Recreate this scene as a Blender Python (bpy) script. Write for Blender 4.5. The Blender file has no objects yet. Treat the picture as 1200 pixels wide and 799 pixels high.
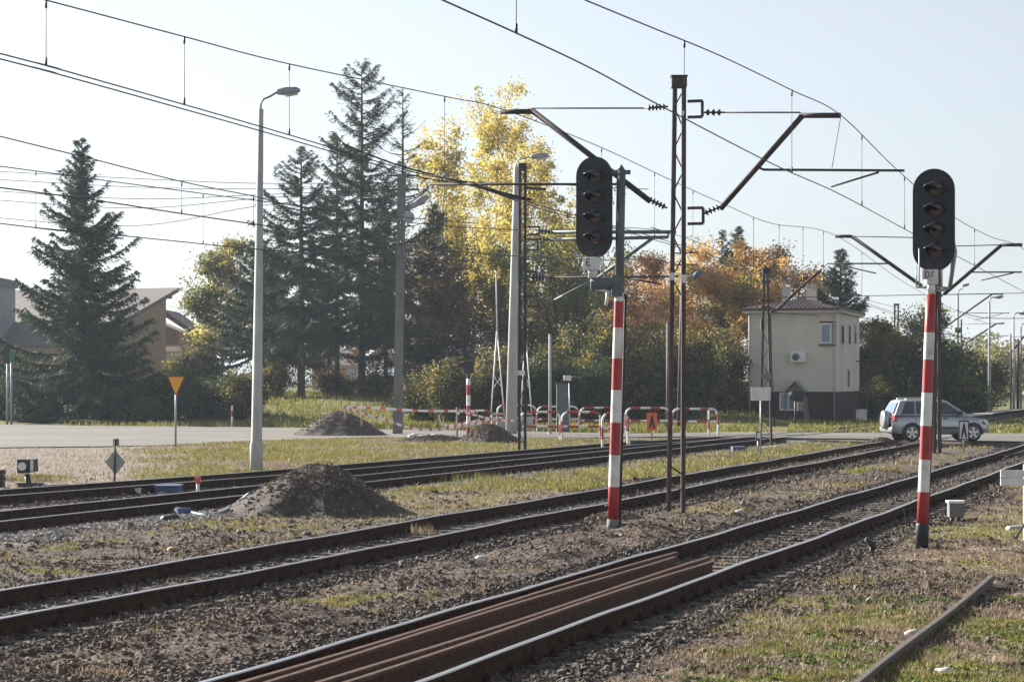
import bpy, math, random
import numpy as np
from mathutils import Vector, Matrix
R = math.radians
random.seed(7); RNG = np.random.default_rng(7)
sc = bpy.context.scene
COL = sc.collection

# ---------------------------------------------------------------- camera, sky, sun
F = 2700.0; HZ = 444.0; CZ = 2.4                 # focal length in photo pixels, horizon row, eye height
cam = bpy.data.objects.new('camera', bpy.data.cameras.new('camera')); COL.objects.link(cam)
cam.location = (0, 0, CZ); cam.rotation_euler = (R(90), 0, 0)
cam.data.sensor_width = 36; cam.data.lens = F/1200*36
cam.data.shift_y = (HZ-399.5)/1200; cam.data.clip_start = .1; cam.data.clip_end = 9000
sc.camera = cam
SUN_AZ = -52.0; SUN_EL = 23.0                    # azimuth from forward, negative = left
w = bpy.data.worlds.new('World'); sc.world = w; w.use_nodes = True
nt = w.node_tree; nt.nodes.clear()
sky = nt.nodes.new('ShaderNodeTexSky'); sky.sky_type = 'NISHITA'; sky.sun_disc = False
sky.sun_elevation = R(SUN_EL); sky.sun_rotation = R(SUN_AZ)
sky.air_density = 1.0; sky.dust_density = 1.0; sky.ozone_density = 4.0; sky.altitude = 200
bg = nt.nodes.new('ShaderNodeBackground'); bg.inputs[1].default_value = 0.05
wo = nt.nodes.new('ShaderNodeOutputWorld')
hs = nt.nodes.new('ShaderNodeHueSaturation'); hs.inputs['Saturation'].default_value = .36
nt.links.new(sky.outputs[0], hs.inputs['Color']); nt.links.new(hs.outputs[0], bg.inputs[0]); nt.links.new(bg.outputs[0], wo.inputs[0])
sl = bpy.data.lights.new('sun', 'SUN'); sl.energy = 5.0; sl.angle = R(.5); sl.color = (1, .95, .87)
so = bpy.data.objects.new('sun', sl); COL.objects.link(so)
sd = Vector((math.sin(R(SUN_AZ))*math.cos(R(SUN_EL)), math.cos(R(SUN_AZ))*math.cos(R(SUN_EL)), math.sin(R(SUN_EL))))
so.rotation_euler = sd.to_track_quat('Z', 'Y').to_euler()
sc.view_settings.view_transform = 'Standard'; sc.view_settings.look = 'None'
sc.view_settings.gamma = 1; sc.view_settings.exposure = 1.6; sc.view_settings.use_curve_mapping = False
sc.render.engine = 'CYCLES'
sc.cycles.max_bounces = 6; sc.cycles.transparent_max_bounces = 8; sc.cycles.volume_bounces = 0

# ---------------------------------------------------------------- helpers
def P(px, py, Y):
    return Vector(((px-600)*Y/F, Y, CZ+(HZ-py)*Y/F))
def G(px, py, z=0.0):
    Y = F*(CZ-z)/(py-HZ); return Vector(((px-600)*Y/F, Y, z))
def dY(py, z=0.0): return F*(CZ-z)/(py-HZ)
def ss(a, b, x):
    t = np.clip((x-a)/(b-a), 0, 1); return t*t*(3-2*t)

def _hash(ix, iy, s):
    h = (ix.astype(np.int64)*374761393 + iy.astype(np.int64)*668265263 + s*1274126177) & 0x7fffffff
    h = ((h ^ (h >> 13))*1103515245) & 0x7fffffff
    h = (h ^ (h >> 16)) & 0xffff
    return h/65535.0
def vnoise(x, y, s=0):
    ix = np.floor(x); iy = np.floor(y); fx = x-ix; fy = y-iy
    fx = fx*fx*(3-2*fx); fy = fy*fy*(3-2*fy)
    a = _hash(ix, iy, s); b = _hash(ix+1, iy, s); c = _hash(ix, iy+1, s); d = _hash(ix+1, iy+1, s)
    return (a*(1-fx)+b*fx)*(1-fy)+(c*(1-fx)+d*fx)*fy
def fbm(x, y, o=4, s=0):
    x = np.asarray(x, float); y = np.asarray(y, float)
    r = 0; a = .5; n = 0
    for k in range(o):
        r = r+a*vnoise(x*2**k+17.3*k, y*2**k-9.1*k, s+k); n += a; a *= .5
    return r/n

def tag(o, label=None, cat=None, group=None, kind=None):
    if label: o['label'] = label
    if cat: o['category'] = cat
    if group: o['group'] = group
    if kind: o['kind'] = kind
    return o
def empty(name, loc, label, cat, group=None, rz=0):
    o = bpy.data.objects.new(name, None); COL.objects.link(o)
    o.location = loc; o.rotation_euler = (0, 0, rz); o.empty_display_size = .3
    return tag(o, label, cat, group)

def mesh_np(name, V, Fc, mats, midx=None, smooth=False, parent=None, loc=None):
    """fast mesh from arrays: V (n,3), Fc (m,k) all faces with k corners"""
    V = np.asarray(V, np.float32); Fc = np.asarray(Fc, np.int32)
    me = bpy.data.meshes.new(name)
    me.vertices.add(len(V)); me.vertices.foreach_set('co', V.ravel())
    m, k = Fc.shape
    me.loops.add(m*k); me.loops.foreach_set('vertex_index', Fc.ravel())
    me.polygons.add(m); me.polygons.foreach_set('loop_start', np.arange(m, dtype=np.int32)*k)
    me.polygons.foreach_set('loop_total', np.full(m, k, np.int32))
    if midx is not None: me.polygons.foreach_set('material_index', np.asarray(midx, np.int32))
    me.polygons.foreach_set('use_smooth', np.full(m, smooth, bool))
    for mt in (mats if isinstance(mats, (list, tuple)) else [mats]): me.materials.append(mt)
    me.update(calc_edges=True)
    o = bpy.data.objects.new(name, me); COL.objects.link(o)
    if parent: o.parent = parent
    if loc is not None: o.location = loc
    return o

class MB:
    def __init__(s): s.v = []; s.f = []; s.m = []; s.sm = []
    def add(s, vs, fs, m=0, smooth=False):
        b = len(s.v); s.v += [tuple(v) for v in vs]
        for f in fs: s.f.append([b+i for i in f]); s.m.append(m); s.sm.append(smooth)
        return s
    def box(s, c, size, rz=0, m=0, M=None):
        hx, hy, hz = size[0]/2, size[1]/2, size[2]/2
        vs = [Vector((x, y, z)) for z in (-hz, hz) for (x, y) in ((-hx, -hy), (hx, -hy), (hx, hy), (-hx, hy))]
        rot = M if M is not None else Matrix.Rotation(rz, 3, 'Z')
        vs = [rot @ v+Vector(c) for v in vs]
        return s.add(vs, [(3, 2, 1, 0), (4, 5, 6, 7), (0, 1, 5, 4), (1, 2, 6, 5), (2, 3, 7, 6), (3, 0, 4, 7)], m)
    def bar(s, a, b, w_, h_, m=0, up=(0, 0, 1)):
        a = Vector(a); b = Vector(b); d = (b-a); L = d.length; d.normalize()
        up = Vector(up)
        if abs(d.dot(up)) > .98: up = Vector((0, 1, 0))
        x = d.cross(up).normalized(); z = x.cross(d).normalized()
        M = Matrix((x, d, z)).transposed()
        return s.box((a+b)/2, (w_, L, h_), m=m, M=M)
    def tube(s, pts, r, n=8, m=0, cap=True, bands=None):
        pts = [Vector(p) for p in pts]; k = len(pts)
        rs = r if isinstance(r, (list, tuple)) else [r]*k
        ref = None; rings = []
        for i, p in enumerate(pts):
            d = (pts[min(i+1, k-1)]-pts[max(i-1, 0)]).normalized()
            if ref is None:
                ref = Vector((0, 0, 1)) if abs(d.z) < .9 else Vector((1, 0, 0))
            x = (ref-d*ref.dot(d)).normalized(); y = d.cross(x); ref = x
            rings.append([p+(x*math.cos(2*math.pi*j/n)+y*math.sin(2*math.pi*j/n))*rs[i] for j in range(n)])
        b = len(s.v); s.v += [tuple(v) for g in rings for v in g]
        for i in range(k-1):
            for j in range(n):
                s.f.append([b+i*n+j, b+i*n+(j+1) % n, b+(i+1)*n+(j+1) % n, b+(i+1)*n+j])
                s.m.append(bands[i] if bands else m); s.sm.append(n > 4)
        if cap:
            s.f.append([b+j for j in range(n)][::-1]); s.m.append(bands[0] if bands else m); s.sm.append(False)
            s.f.append([b+(k-1)*n+j for j in range(n)]); s.m.append(bands[-1] if bands else m); s.sm.append(False)
        return s
    def lathe(s, prof, c=(0, 0, 0), n=16, m=0, M=None):
        c = Vector(c); b = len(s.v)
        for (r, z) in prof:
            for j in range(n):
                v = Vector((r*math.cos(2*math.pi*j/n), r*math.sin(2*math.pi*j/n), z))
                s.v.append(tuple((M @ v if M else v)+c))
        for i in range(len(prof)-1):
            for j in range(n):
                s.f.append([b+i*n+j, b+i*n+(j+1) % n, b+(i+1)*n+(j+1) % n, b+(i+1)*n+j]); s.m.append(m); s.sm.append(True)
        s.f.append([b+j for j in range(n)][::-1]); s.m.append(m); s.sm.append(False)
        e = b+(len(prof)-1)*n
        s.f.append([e+j for j in range(n)]); s.m.append(m); s.sm.append(False)
        return s
    def prism(s, poly, ext, m=0):
        """closed 3-D polygon extruded along vector ext"""
        n = len(poly); e = Vector(ext); ps = [Vector(p) for p in poly]
        nor = Vector((0, 0, 0))
        for i in range(n): nor += ps[i].cross(ps[(i+1) % n])
        if nor.dot(e) > 0: ps = ps[::-1]
        return s.add(ps+[p+e for p in ps], [list(range(n)), [n+i for i in range(n)][::-1]]+
                     [[(i+1) % n, i, n+i, n+(i+1) % n] for i in range(n)], m)
    def build(s, name, mats, parent=None, bevel=0, loc=None):
        me = bpy.data.meshes.new(name); me.from_pydata(s.v, [], s.f)
        for mt in (mats if isinstance(mats, (list, tuple)) else [mats]): me.materials.append(mt)
        me.polygons.foreach_set('material_index', s.m); me.polygons.foreach_set('use_smooth', s.sm)
        me.update()
        o = bpy.data.objects.new(name, me); COL.objects.link(o)
        if parent: o.parent = parent
        if loc is not None: o.location = loc
        if bevel:
            b = o.modifiers.new('bevel', 'BEVEL'); b.width = bevel; b.segments = 2; b.limit_method = 'ANGLE'; b.angle_limit = R(40)
        return o

# ---------------------------------------------------------------- materials
def mat(name, col, rough=.6, metal=0, var=.12, scale=6, col2=None, bump=0, bscale=40, stretch=None, spec=.5, dirt=0, dirtcol=(.12, .1, .08), coat=0):
    m = bpy.data.materials.new(name); m.use_nodes = True; t = m.node_tree; n = t.nodes; l = t.links
    b = n['Principled BSDF']; b.inputs['Roughness'].default_value = rough; b.inputs['Metallic'].default_value = metal
    b.inputs['Specular IOR Level'].default_value = spec; b.inputs['Coat Weight'].default_value = coat
    tc = n.new('ShaderNodeTexCoord'); mp = n.new('ShaderNodeMapping'); l.new(tc.outputs['Object'], mp.inputs[0])
    if stretch: mp.inputs['Scale'].default_value = stretch
    nz = n.new('ShaderNodeTexNoise'); nz.inputs['Scale'].default_value = scale; nz.inputs['Detail'].default_value = 6
    nz.inputs['Roughness'].default_value = .65; l.new(mp.outputs[0], nz.inputs['Vector'])
    cr = n.new('ShaderNodeValToRGB'); e = cr.color_ramp.elements
    c2 = col2 or tuple(c*(1+var) for c in col); c1 = tuple(c*(1-var) for c in col) if not col2 else col
    e[0].position = .35; e[0].color = (*c1, 1); e[1].position = .65; e[1].color = (*c2, 1)
    l.new(nz.outputs[0], cr.inputs[0]); out = cr.outputs[0]
    if dirt:
        n2 = n.new('ShaderNodeTexNoise'); n2.inputs['Scale'].default_value = scale*.45; n2.inputs['Detail'].default_value = 8
        l.new(mp.outputs[0], n2.inputs['Vector'])
        r2 = n.new('ShaderNodeValToRGB'); r2.color_ramp.elements[0].position = .5; r2.color_ramp.elements[1].position = .72
        r2.color_ramp.elements[1].color = (dirt, dirt, dirt, 1); l.new(n2.outputs[0], r2.inputs[0])
        mx = n.new('ShaderNodeMix'); mx.data_type = 'RGBA'; l.new(r2.outputs[0], mx.inputs[0]); l.new(out, mx.inputs[6])
        mx.inputs[7].default_value = (*dirtcol, 1); out = mx.outputs[2]
    l.new(out, b.inputs['Base Color'])
    if bump:
        n3 = n.new('ShaderNodeTexNoise'); n3.inputs['Scale'].default_value = bscale; n3.inputs['Detail'].default_value = 5
        l.new(mp.outputs[0], n3.inputs['Vector']); bp = n.new('ShaderNodeBump'); bp.inputs['Strength'].default_value = bump
        bp.inputs['Distance'].default_value = .02; l.new(n3.outputs[0], bp.inputs['Height']); l.new(bp.outputs[0], b.inputs['Normal'])
    return m

def leafmat(name, cols, trans=.45, nscale=.5, rough=.55):
    """random colour per leaf, clumps by low frequency noise, light through the leaf"""
    m = bpy.data.materials.new(name); m.use_nodes = True; t = m.node_tree; n = t.nodes; l = t.links; n.clear()
    o = n.new('ShaderNodeOutputMaterial'); g = n.new('ShaderNodeNewGeometry'); tc = n.new('ShaderNodeTexCoord')
    nz = n.new('ShaderNodeTexNoise'); nz.inputs['Scale'].default_value = nscale; nz.inputs['Detail'].default_value = 3
    l.new(tc.outputs['Object'], nz.inputs['Vector'])
    a = n.new('ShaderNodeMath'); a.operation = 'MULTIPLY_ADD'; a.inputs[1].default_value = .5; l.new(g.outputs['Random Per Island'], a.inputs[0])
    s = n.new('ShaderNodeMath'); s.operation = 'MULTIPLY_ADD'; s.inputs[1].default_value = 1.5; s.inputs[2].default_value = -.5
    l.new(nz.outputs[0], s.inputs[0]); l.new(s.outputs[0], a.inputs[2])
    cr = n.new('ShaderNodeValToRGB'); e = cr.color_ramp.elements
    k = len(cols)
    e[0].color = (*cols[0], 1); e[0].position = .05; e[1].color = (*cols[-1], 1); e[1].position = .95
    for i in range(1, k-1):
        q = e.new(.05+.9*i/(k-1)); q.color = (*cols[i], 1)
    l.new(a.outputs[0], cr.inputs[0])
    d = n.new('ShaderNodeBsdfDiffuse'); l.new(cr.outputs[0], d.inputs[0])
    tr = n.new('ShaderNodeBsdfTranslucent'); l.new(cr.outputs[0], tr.inputs[0])
    mx = n.new('ShaderNodeMixShader'); mx.inputs[0].default_value = trans; l.new(d.outputs[0], mx.inputs[1]); l.new(tr.outputs[0], mx.inputs[2])
    gl = n.new('ShaderNodeBsdfGlossy'); gl.inputs['Roughness'].default_value = rough; gl.inputs[0].default_value = (.8, .8, .8, 1)
    m2 = n.new('ShaderNodeMixShader'); m2.inputs[0].default_value = .04; l.new(mx.outputs[0], m2.inputs[1]); l.new(gl.outputs[0], m2.inputs[2])
    l.new(m2.outputs[0], o.inputs[0])
    return m

M = {}
M['rust'] = mat('rust', (.026, .014, .010), .9, .0, col2=(.075, .038, .024), scale=9, bump=.5, spec=.12)
M['railtop'] = mat('rail_running_surface', (.46, .45, .45), .30, .9, var=.15, scale=30)
M['rustrail'] = mat('orange_rust', (.052, .028, .019), .6, 0, col2=(.125, .068, .044), scale=14, bump=.4, spec=.2)
M['oldrail'] = mat('brown_worn_rail', (.06, .045, .04), .7, 0, col2=(.13, .10, .09), scale=12, bump=.4)
M['sleeper'] = mat('old_timber', (.045, .036, .03), .95, 0, col2=(.12, .1, .085), scale=5, stretch=(1, 6, 6), bump=.6)
M['darksteel'] = mat('weathered_steel', (.035, .03, .03), .75, .2, col2=(.07, .052, .048), scale=5, bump=.2)
M['maststeel'] = mat('brown_mast_paint', (.035, .022, .021), .55, .1, col2=(.08, .052, .046), scale=3, bump=.2, dirt=.7, dirtcol=(.12, .05, .03))
M['galv'] = mat('galvanised', (.30, .32, .34), .5, .5, var=.15, scale=4)
M['greysteel'] = mat('grey_green_paint', (.10, .125, .135), .6, .1, var=.15, scale=5, dirt=.4)
M['concrete'] = mat('pole_concrete', (.44, .44, .43), .85, 0, var=.16, scale=3, bump=.3, dirt=.35, dirtcol=(.2, .2, .19), stretch=(1, 1, .3))
M['concrete_dark'] = mat('old_concrete', (.17, .17, .165), .9, 0, var=.2, scale=3, bump=.3, dirt=.5, dirtcol=(.1, .1, .09), stretch=(1, 1, .3))
M['white'] = mat('white_paint', (.72, .72, .72), .5, 0, var=.05, scale=7, dirt=.65, dirtcol=(.34, .28, .24))
M['red'] = mat('red_paint', (.36, .03, .035), .5, 0, var=.22, scale=7, dirt=.65, dirtcol=(.15, .04, .035))
M['orange'] = mat('orange_paint', (.75, .16, .05), .5, 0, var=.08, scale=10)
M['yellow'] = mat('yellow_paint', (.80, .36, .03), .5, 0, var=.05, scale=10)
M['black'] = mat('black_paint', (.018, .02, .028), .55, 0, var=.2, scale=6, dirt=.3, dirtcol=(.05, .05, .05))
M['rubber'] = mat('rubber', (.02, .02, .02), .8, 0)
M['hood'] = mat('hood_enamel', (.035, .036, .042), .28, 0, var=.2, scale=6)
M['lens'] = mat('lamp_lens', (.08, .05, .045), .12, 0, var=.3, scale=30, spec=.8)
M['glass'] = mat('window_glass', (.03, .035, .045), .08, 0, var=.2, scale=2, spec=.9)
M['blueglass'] = mat('pale_window_glass', (.16, .22, .34), .15, 0, var=.15, scale=2, spec=.9)
M['insul'] = mat('insulator_porcelain', (.04, .028, .025), .3, 0, var=.2)
M['cream'] = mat('cream_render', (.60, .565, .50), .9, 0, var=.06, scale=1.1, bump=.15, dirt=.7, dirtcol=(.46, .43, .37), stretch=(1, 1, .22))
M['plinth'] = mat('brown_plinth', (.06, .027, .030), .9, 0, var=.12, scale=2, bump=.2, spec=.15)
M['roofbrown'] = mat('brown_sheet_roof', (.10, .065, .06), .6, .1, var=.12, scale=3)
M['tan'] = mat('tan_render', (.34, .25, .18), .9, 0, var=.07, scale=1)
M['greyrender'] = mat('grey_render', (.30, .32, .35), .9, 0, var=.08, scale=1)
M['greyroof'] = mat('grey_roof', (.16, .14, .135), .8, 0, var=.15, scale=2, stretch=(3, 1, 1))
M['bark'] = mat('bark', (.05, .04, .032), .95, 0, col2=(.12, .095, .075), scale=6, stretch=(1, 1, .25), bump=.5)
M['paleBark'] = mat('pale_bark', (.16, .14, .12), .95, 0, col2=(.3, .27, .23), scale=6, stretch=(1, 1, .3), bump=.4)
M['soil'] = mat('mound_soil', (.035, .027, .022), .98, 0, col2=(.085, .067, .055), scale=4, bump=.9, bscale=16)
M['bluepaint'] = mat('blue_paint', (.05, .10, .2), .6, 0, var=.2, scale=8, dirt=.4)
M['wire'] = mat('wire_copper', (.03, .03, .035), .5, .4)
M['wood'] = mat('stake_wood', (.30, .23, .17), .9, 0, var=.2, scale=9)
M['tapewhite'] = mat('tape_white', (.8, .78, .78), .4, 0, var=.04)
M['tapered'] = mat('tape_red', (.62, .12, .10), .4, 0, var=.1)
M['carpaint'] = mat('car_paint', (.38, .40, .42), .3, .45, var=.03, scale=3, coat=.8)
M['plastic'] = mat('grey_plastic', (.07, .075, .08), .55, 0)
M['chrome'] = mat('alloy', (.62, .63, .64), .3, .8, var=.05)
M['taillight'] = mat('tail_light', (.35, .015, .02), .2, 0, var=.15, scale=12)
M['headlight'] = mat('head_light', (.6, .62, .64), .12, .3, var=.1)
M['pink'] = mat('pink_cloth', (.55, .30, .42), .9, 0)
M['greensign'] = mat('green_sign', (.03, .16, .10), .5, 0)
# ---------------------------------------------------------------- the lie of the land
def c3(Y): return .3219*Y-6.957                   # centre lines of the three straight tracks, X for a given Y
def c2(Y): return .3203*Y-12.37
def c1(Y): return .352*Y-21.5
_by = [20, 36, 45, 54, 67, 78.5, 96, 400]; _bx = [-20.6, -14.2, -10.1, -5.95, -.9, 3.5, 12.2, 119.3]
def c1b(Y): return np.interp(Y, _by, _bx)
RAILZ = .18
_ru = np.array([-700, -400, 0, 180, 300, 440, 640, 860, 1000, 1200, 1500, 1900])
_rn = np.array([524, 524, 525, 523, 517, 513, 514, 517, 518.5, 522, 527, 534])
_rf = np.array([497, 497, 498, 500, 501, 503.5, 506.5, 510, 511, 512, 514, 517])
def road_edges(X, Y):
    u = 600+F*X/Y
    return F*CZ/(np.interp(u, _ru, _rn)-HZ), F*CZ/(np.interp(u, _ru, _rf)-HZ)
def crossz(X, Y):
    k = ss(-9, -2.5, X-np.minimum(c1b(Y), c1(Y)))*(1-ss(2.5, 9, X-c3(Y)))
    return .03+.125*k
def gz(X, Y, fine=True):
    X = np.asarray(X, float); Y = np.maximum(np.asarray(Y, float), 1.0)
    u = X/Y
    z = .10*(fbm(X*.25, Y*.25, 3, 5)-.5)
    lump = np.exp(-((X-(c2(Y)+c3(Y))/2)/1.6)**2)*(Y < 45)
    z = z+.30*lump*(fbm(X*.9, Y*.9, 3, 11)-.42)
    d = np.minimum(np.minimum(abs(X-c3(Y)), abs(X-c2(Y))), np.minimum(abs(X-c1(Y)), abs(X-c1b(Y))))
    t = 1-ss(1.3, 2.4, d)
    z = z*(1-t)+t*(-.015)
    if fine: z = z+(.045-.03*t)*(fbm(X*5, Y*5, 4, 21)-.5)*2*(Y < 130)
    # platform of fill under the running tracks and the bank under the trees
    bank = ss(119, 146, Y)*(1-ss(.05, .095, u))*1.35+ss(112, 122, Y)*np.exp(-((u-.098)/.022)**2)*.55
    bank = bank+ss(150, 400, Y)*.0
    z = z+bank*(1+.15*(fbm(X*.3, Y*.3, 3, 3)-.5))
    n, f = road_edges(X, Y)
    rm = ss(-1.2, .2, Y-n)*(1-ss(-.2, 1.2, Y-f))
    z = z*(1-rm)+rm*(crossz(X, Y)-.035)
    return z
def gp(px, py):
    """ground point seen at a photo pixel"""
    z = 0.0
    for _ in range(6):
        p = G(px, py, z); z = float(gz(p.x, p.y))
    return Vector((p.x, p.y, z))

def mound_h(X, Y): return 0
def zones(X, Y):
    """weights: green, dry, pale ballast, mud; the rest is dark cinder soil"""
    a = fbm(X*.8, Y*.8, 4, 31); b = fbm(X*.25, Y*.25, 3, 41); c = fbm(X*2.2, Y*2.2, 3, 51)
    d3 = X-c3(Y); d2 = X-c2(Y); d1 = X-c1(Y); db = X-c1b(Y); u = 600+F*X/Y
    intrack = (abs(d3) < 1.35)|(abs(d2) < 1.35)|(abs(d1) < 1.5)|(abs(db) < 1.5)
    green = np.zeros_like(X); dry = np.zeros_like(X); pale = np.zeros_like(X)
    # verge right of the near track
    r = ss(1.5, 3.4, d3+(a-.5)*2.2)
    dry = np.maximum(dry, r*.9)
    g = r*ss(.525, .63, a*.6+b*.4+.10*ss(27, 22, Y)*ss(1.8, 3.0, d3)*(1-ss(5.2, 6.2, d3)))
    moss = ss(.9, .3, abs(Y-(30.2-.42*(X-6.5)+(b-.5)*3)))*ss(3.6, 5, d3)
    mud = ss(.48, .60, fbm(X*.7+7, Y*.7, 3, 61))*r*ss(3.2, 1.2, abs(Y-(25.5+.1*X)))
    green = np.maximum(np.maximum(green, g*(1-mud)), moss*ss(.36, .5, a))
    dry = dry*(1-.9*mud)
    # strip between the middle track and the far pair
    s = ss(1.6, 2.6, d2*-1)*ss(1.5, 2.5, d1)
    k = ss(36, 47, Y+(a-.5)*10)*s*ss(.34, .46, a+.1*ss(45, 55, Y))
    green = np.maximum(green, k*ss(.38, .52, b*.5+c*.5)); dry = np.maximum(dry, k*.9)
    k2 = s*ss(.60, .68, c)*(Y < 40); green = np.maximum(green, k2*.6); dry = np.maximum(dry, k2*.5)
    # dry patches in the cinders between the near tracks
    s = ss(1.6, 2.4, d2)*ss(1.6, 2.4, -d3)
    dry = np.maximum(dry, s*ss(.56, .68, a*.6+c*.4+.06*ss(30, 50, Y))*.6)
    green = np.maximum(green, s*ss(.60, .70, a+.1*np.exp(-((Y-39.5)/2.5)**2))*.6)
    # pale ballast beside track 1
    p = np.exp(-((d1-1.75)/.55)**2)*(ss(.40, .55, b+.25*np.exp(-((Y-41)/4)**2)+.2*np.exp(-((Y-57)/5)**2)))
    pale = np.maximum(pale, p)
    pale = np.maximum(pale, ((abs(db) < 1.7)&(d1 < -1.2))*.25)
    # field left of the far pair
    l = ss(1.7, 2.8, -db)*(d1 < 0)
    n, f = road_edges(X, Y)
    l = l*(Y < n+1)
    dry = np.maximum(dry, l); green = np.maximum(green, l*ss(.40, .56, a*.6+b*.4))
    dirt = l*ss(330, 140, u+120*(b-.5))*ss(.36, .50, b+.1+.12*ss(8, 1, n-Y))
    green = green*(1-dirt)
    # beyond the road
    far = ss(-.5, 1, Y-f)
    green = np.maximum(green, far); dry = np.maximum(dry, far*.4)
    cross = ((Y > n-9)&(Y < n)&(d1 > 1)&(d2 < -1))
    dry = np.where(cross, dry*.4, dry); green = np.where(cross, green*.5, green)
    # verge right of the crossing
    green = np.where(intrack, green*.12, green); dry = np.where(intrack, .28*ss(.45, .6, a)+.25*((abs(d2) < 1.3)&(Y > 60)), dry)
    return green, dry, pale, dirt, mud

def ground():
    yy = [-6.0]
    while yy[-1] < 4200:
        y = yy[-1]; r = .0024 if 14 < y < 110 else (.008 if y < 220 else .06)
        if y < 14: r = .05
        yy.append(y+(y+8)*r)
    yy = np.array(yy)
    uu = np.concatenate([np.linspace(-2.2, -.5, 18)[:-1], np.linspace(-.5, -.27, 50)[:-1], np.linspace(-.27, .27, 520),
                         np.linspace(.27, .5, 50)[1:], np.linspace(.5, 2.2, 18)[1:]])
    Yg, Ug = np.meshgrid(yy, uu, indexing='ij'); Xg = Ug*(Yg+8)
    Z = gz(Xg, Yg); X = Xg.ravel(); Y = Yg.ravel(); Z = Z.ravel()
    nr, nc = Yg.shape
    i = np.arange(nr*nc).reshape(nr, nc)
    Fc = np.stack([i[:-1, :-1], i[:-1, 1:], i[1:, 1:], i[1:, :-1]], -1).reshape(-1, 4)
    gr, dr, pa, di, mu = zones(X, np.maximum(Y, 1))
    def lerp(c, d, k): return c*(1-k[:, None])+np.array(d)*k[:, None]
    n1 = fbm(X*1.7, Y*1.7, 4, 71); n2 = fbm(X*.35, Y*.35, 3, 81)
    c = np.tile(np.array([.078, .058, .045]), (len(X), 1))*(0.75+.7*n1[:, None])
    c = lerp(c, (.095, .08, .07), ss(.5, .7, n2)*.7)
    c = lerp(c, (.18, .145, .105), dr*.85)
    c = lerp(c, (.16, .15, .05), gr*.75)
    c = lerp(c, (.20, .17, .135), di*.95)
    c = lerp(c, (.045, .034, .027), mu*.8)
    c = lerp(c, (.30, .29, .29), pa*.8)
    c = lerp(c, (.05, .062, .025), ss(180, 300, Y))
    o = mesh_np('ground', np.stack([X, Y, Z], 1), Fc, [], smooth=True)
    at = o.data.color_attributes.new('soil_colour', 'FLOAT_COLOR', 'POINT')
    at.data.foreach_set('color', np.concatenate([c, np.ones((len(c), 1))], 1).astype(np.float32).ravel())
    m = bpy.data.materials.new('ground'); m.use_nodes = True; t = m.node_tree; n = t.nodes; l = t.links
    b = n['Principled BSDF']; b.inputs['Roughness'].default_value = .95; b.inputs['Specular IOR Level'].default_value = .2
    a = n.new('ShaderNodeVertexColor'); a.layer_name = 'soil_colour'
    tc = n.new('ShaderNodeTexCoord'); vz = n.new('ShaderNodeTexVoronoi'); vz.inputs['Scale'].default_value = 22
    l.new(tc.outputs['Object'], vz.inputs['Vector'])
    nz = n.new('ShaderNodeTexNoise'); nz.inputs['Scale'].default_value = 9; nz.inputs['Detail'].default_value = 9; nz.inputs['Roughness'].default_value = .8
    l.new(tc.outputs['Object'], nz.inputs['Vector'])
    mr = n.new('ShaderNodeMapRange'); mr.inputs[1].default_value = .3; mr.inputs[2].default_value = .7; mr.inputs[3].default_value = .45; mr.inputs[4].default_value = 1.6
    l.new(nz.outputs[0], mr.inputs[0])
    mg = n.new('ShaderNodeMapRange'); mg.inputs[3].default_value = .6; mg.inputs[4].default_value = 1.5
    sp = n.new('ShaderNodeSeparateColor'); l.new(vz.outputs['Color'], sp.inputs[0]); l.new(sp.outputs[0], mg.inputs[0])
    mm = n.new('ShaderNodeMath'); mm.operation = 'MULTIPLY'; l.new(mr.outputs[0], mm.inputs[0]); l.new(mg.outputs[0], mm.inputs[1])
    vm = n.new('ShaderNodeVectorMath'); vm.operation = 'SCALE'; l.new(a.outputs[0], vm.inputs[0]); l.new(mm.outputs[0], vm.inputs['Scale'])
    l.new(vm.outputs[0], b.inputs['Base Color'])
    ad = n.new('ShaderNodeMath'); ad.operation = 'SUBTRACT'; l.new(nz.outputs[0], ad.inputs[0]); l.new(vz.outputs['Distance'], ad.inputs[1])
    bp = n.new('ShaderNodeBump'); bp.inputs['Strength'].default_value = .8; bp.inputs['Distance'].default_value = .03
    l.new(ad.outputs[0], bp.inputs['Height']); l.new(bp.outputs[0], b.inputs['Normal'])
    o.data.materials.append(m); tag(o, kind='structure')
ground()

def road():
    us = np.linspace(-600, 1800, 240); ts = np.linspace(0, 1, 24)
    V = []
    for u in us:
        n = F*CZ/(np.interp(u, _ru, _rn)-HZ); f = F*CZ/(np.interp(u, _ru, _rf)-HZ)
        wob = .35*(fbm(np.array([u*.03]), np.array([0.]), 3, 9)[0]-.5)
        for t in ts:
            Y = n+wob+(f-n-wob)*t; X = (u-600)/F*Y; V.append((X, Y, float(crossz(X, Y))))
    i = np.arange(len(us)*len(ts)).reshape(len(us), len(ts))
    Fc = np.stack([i[:-1, :-1], i[1:, :-1], i[1:, 1:], i[:-1, 1:]], -1).reshape(-1, 4)
    m = mat('asphalt_worn', (.095, .087, .078), .8, 0, col2=(.155, .143, .126), scale=.35, stretch=(.5, 2.2, 1), bump=.3, bscale=8, dirt=.95, dirtcol=(.20, .172, .14))
    o = mesh_np('road', V, Fc, m, smooth=True); tag(o, kind='structure')
road()

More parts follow.
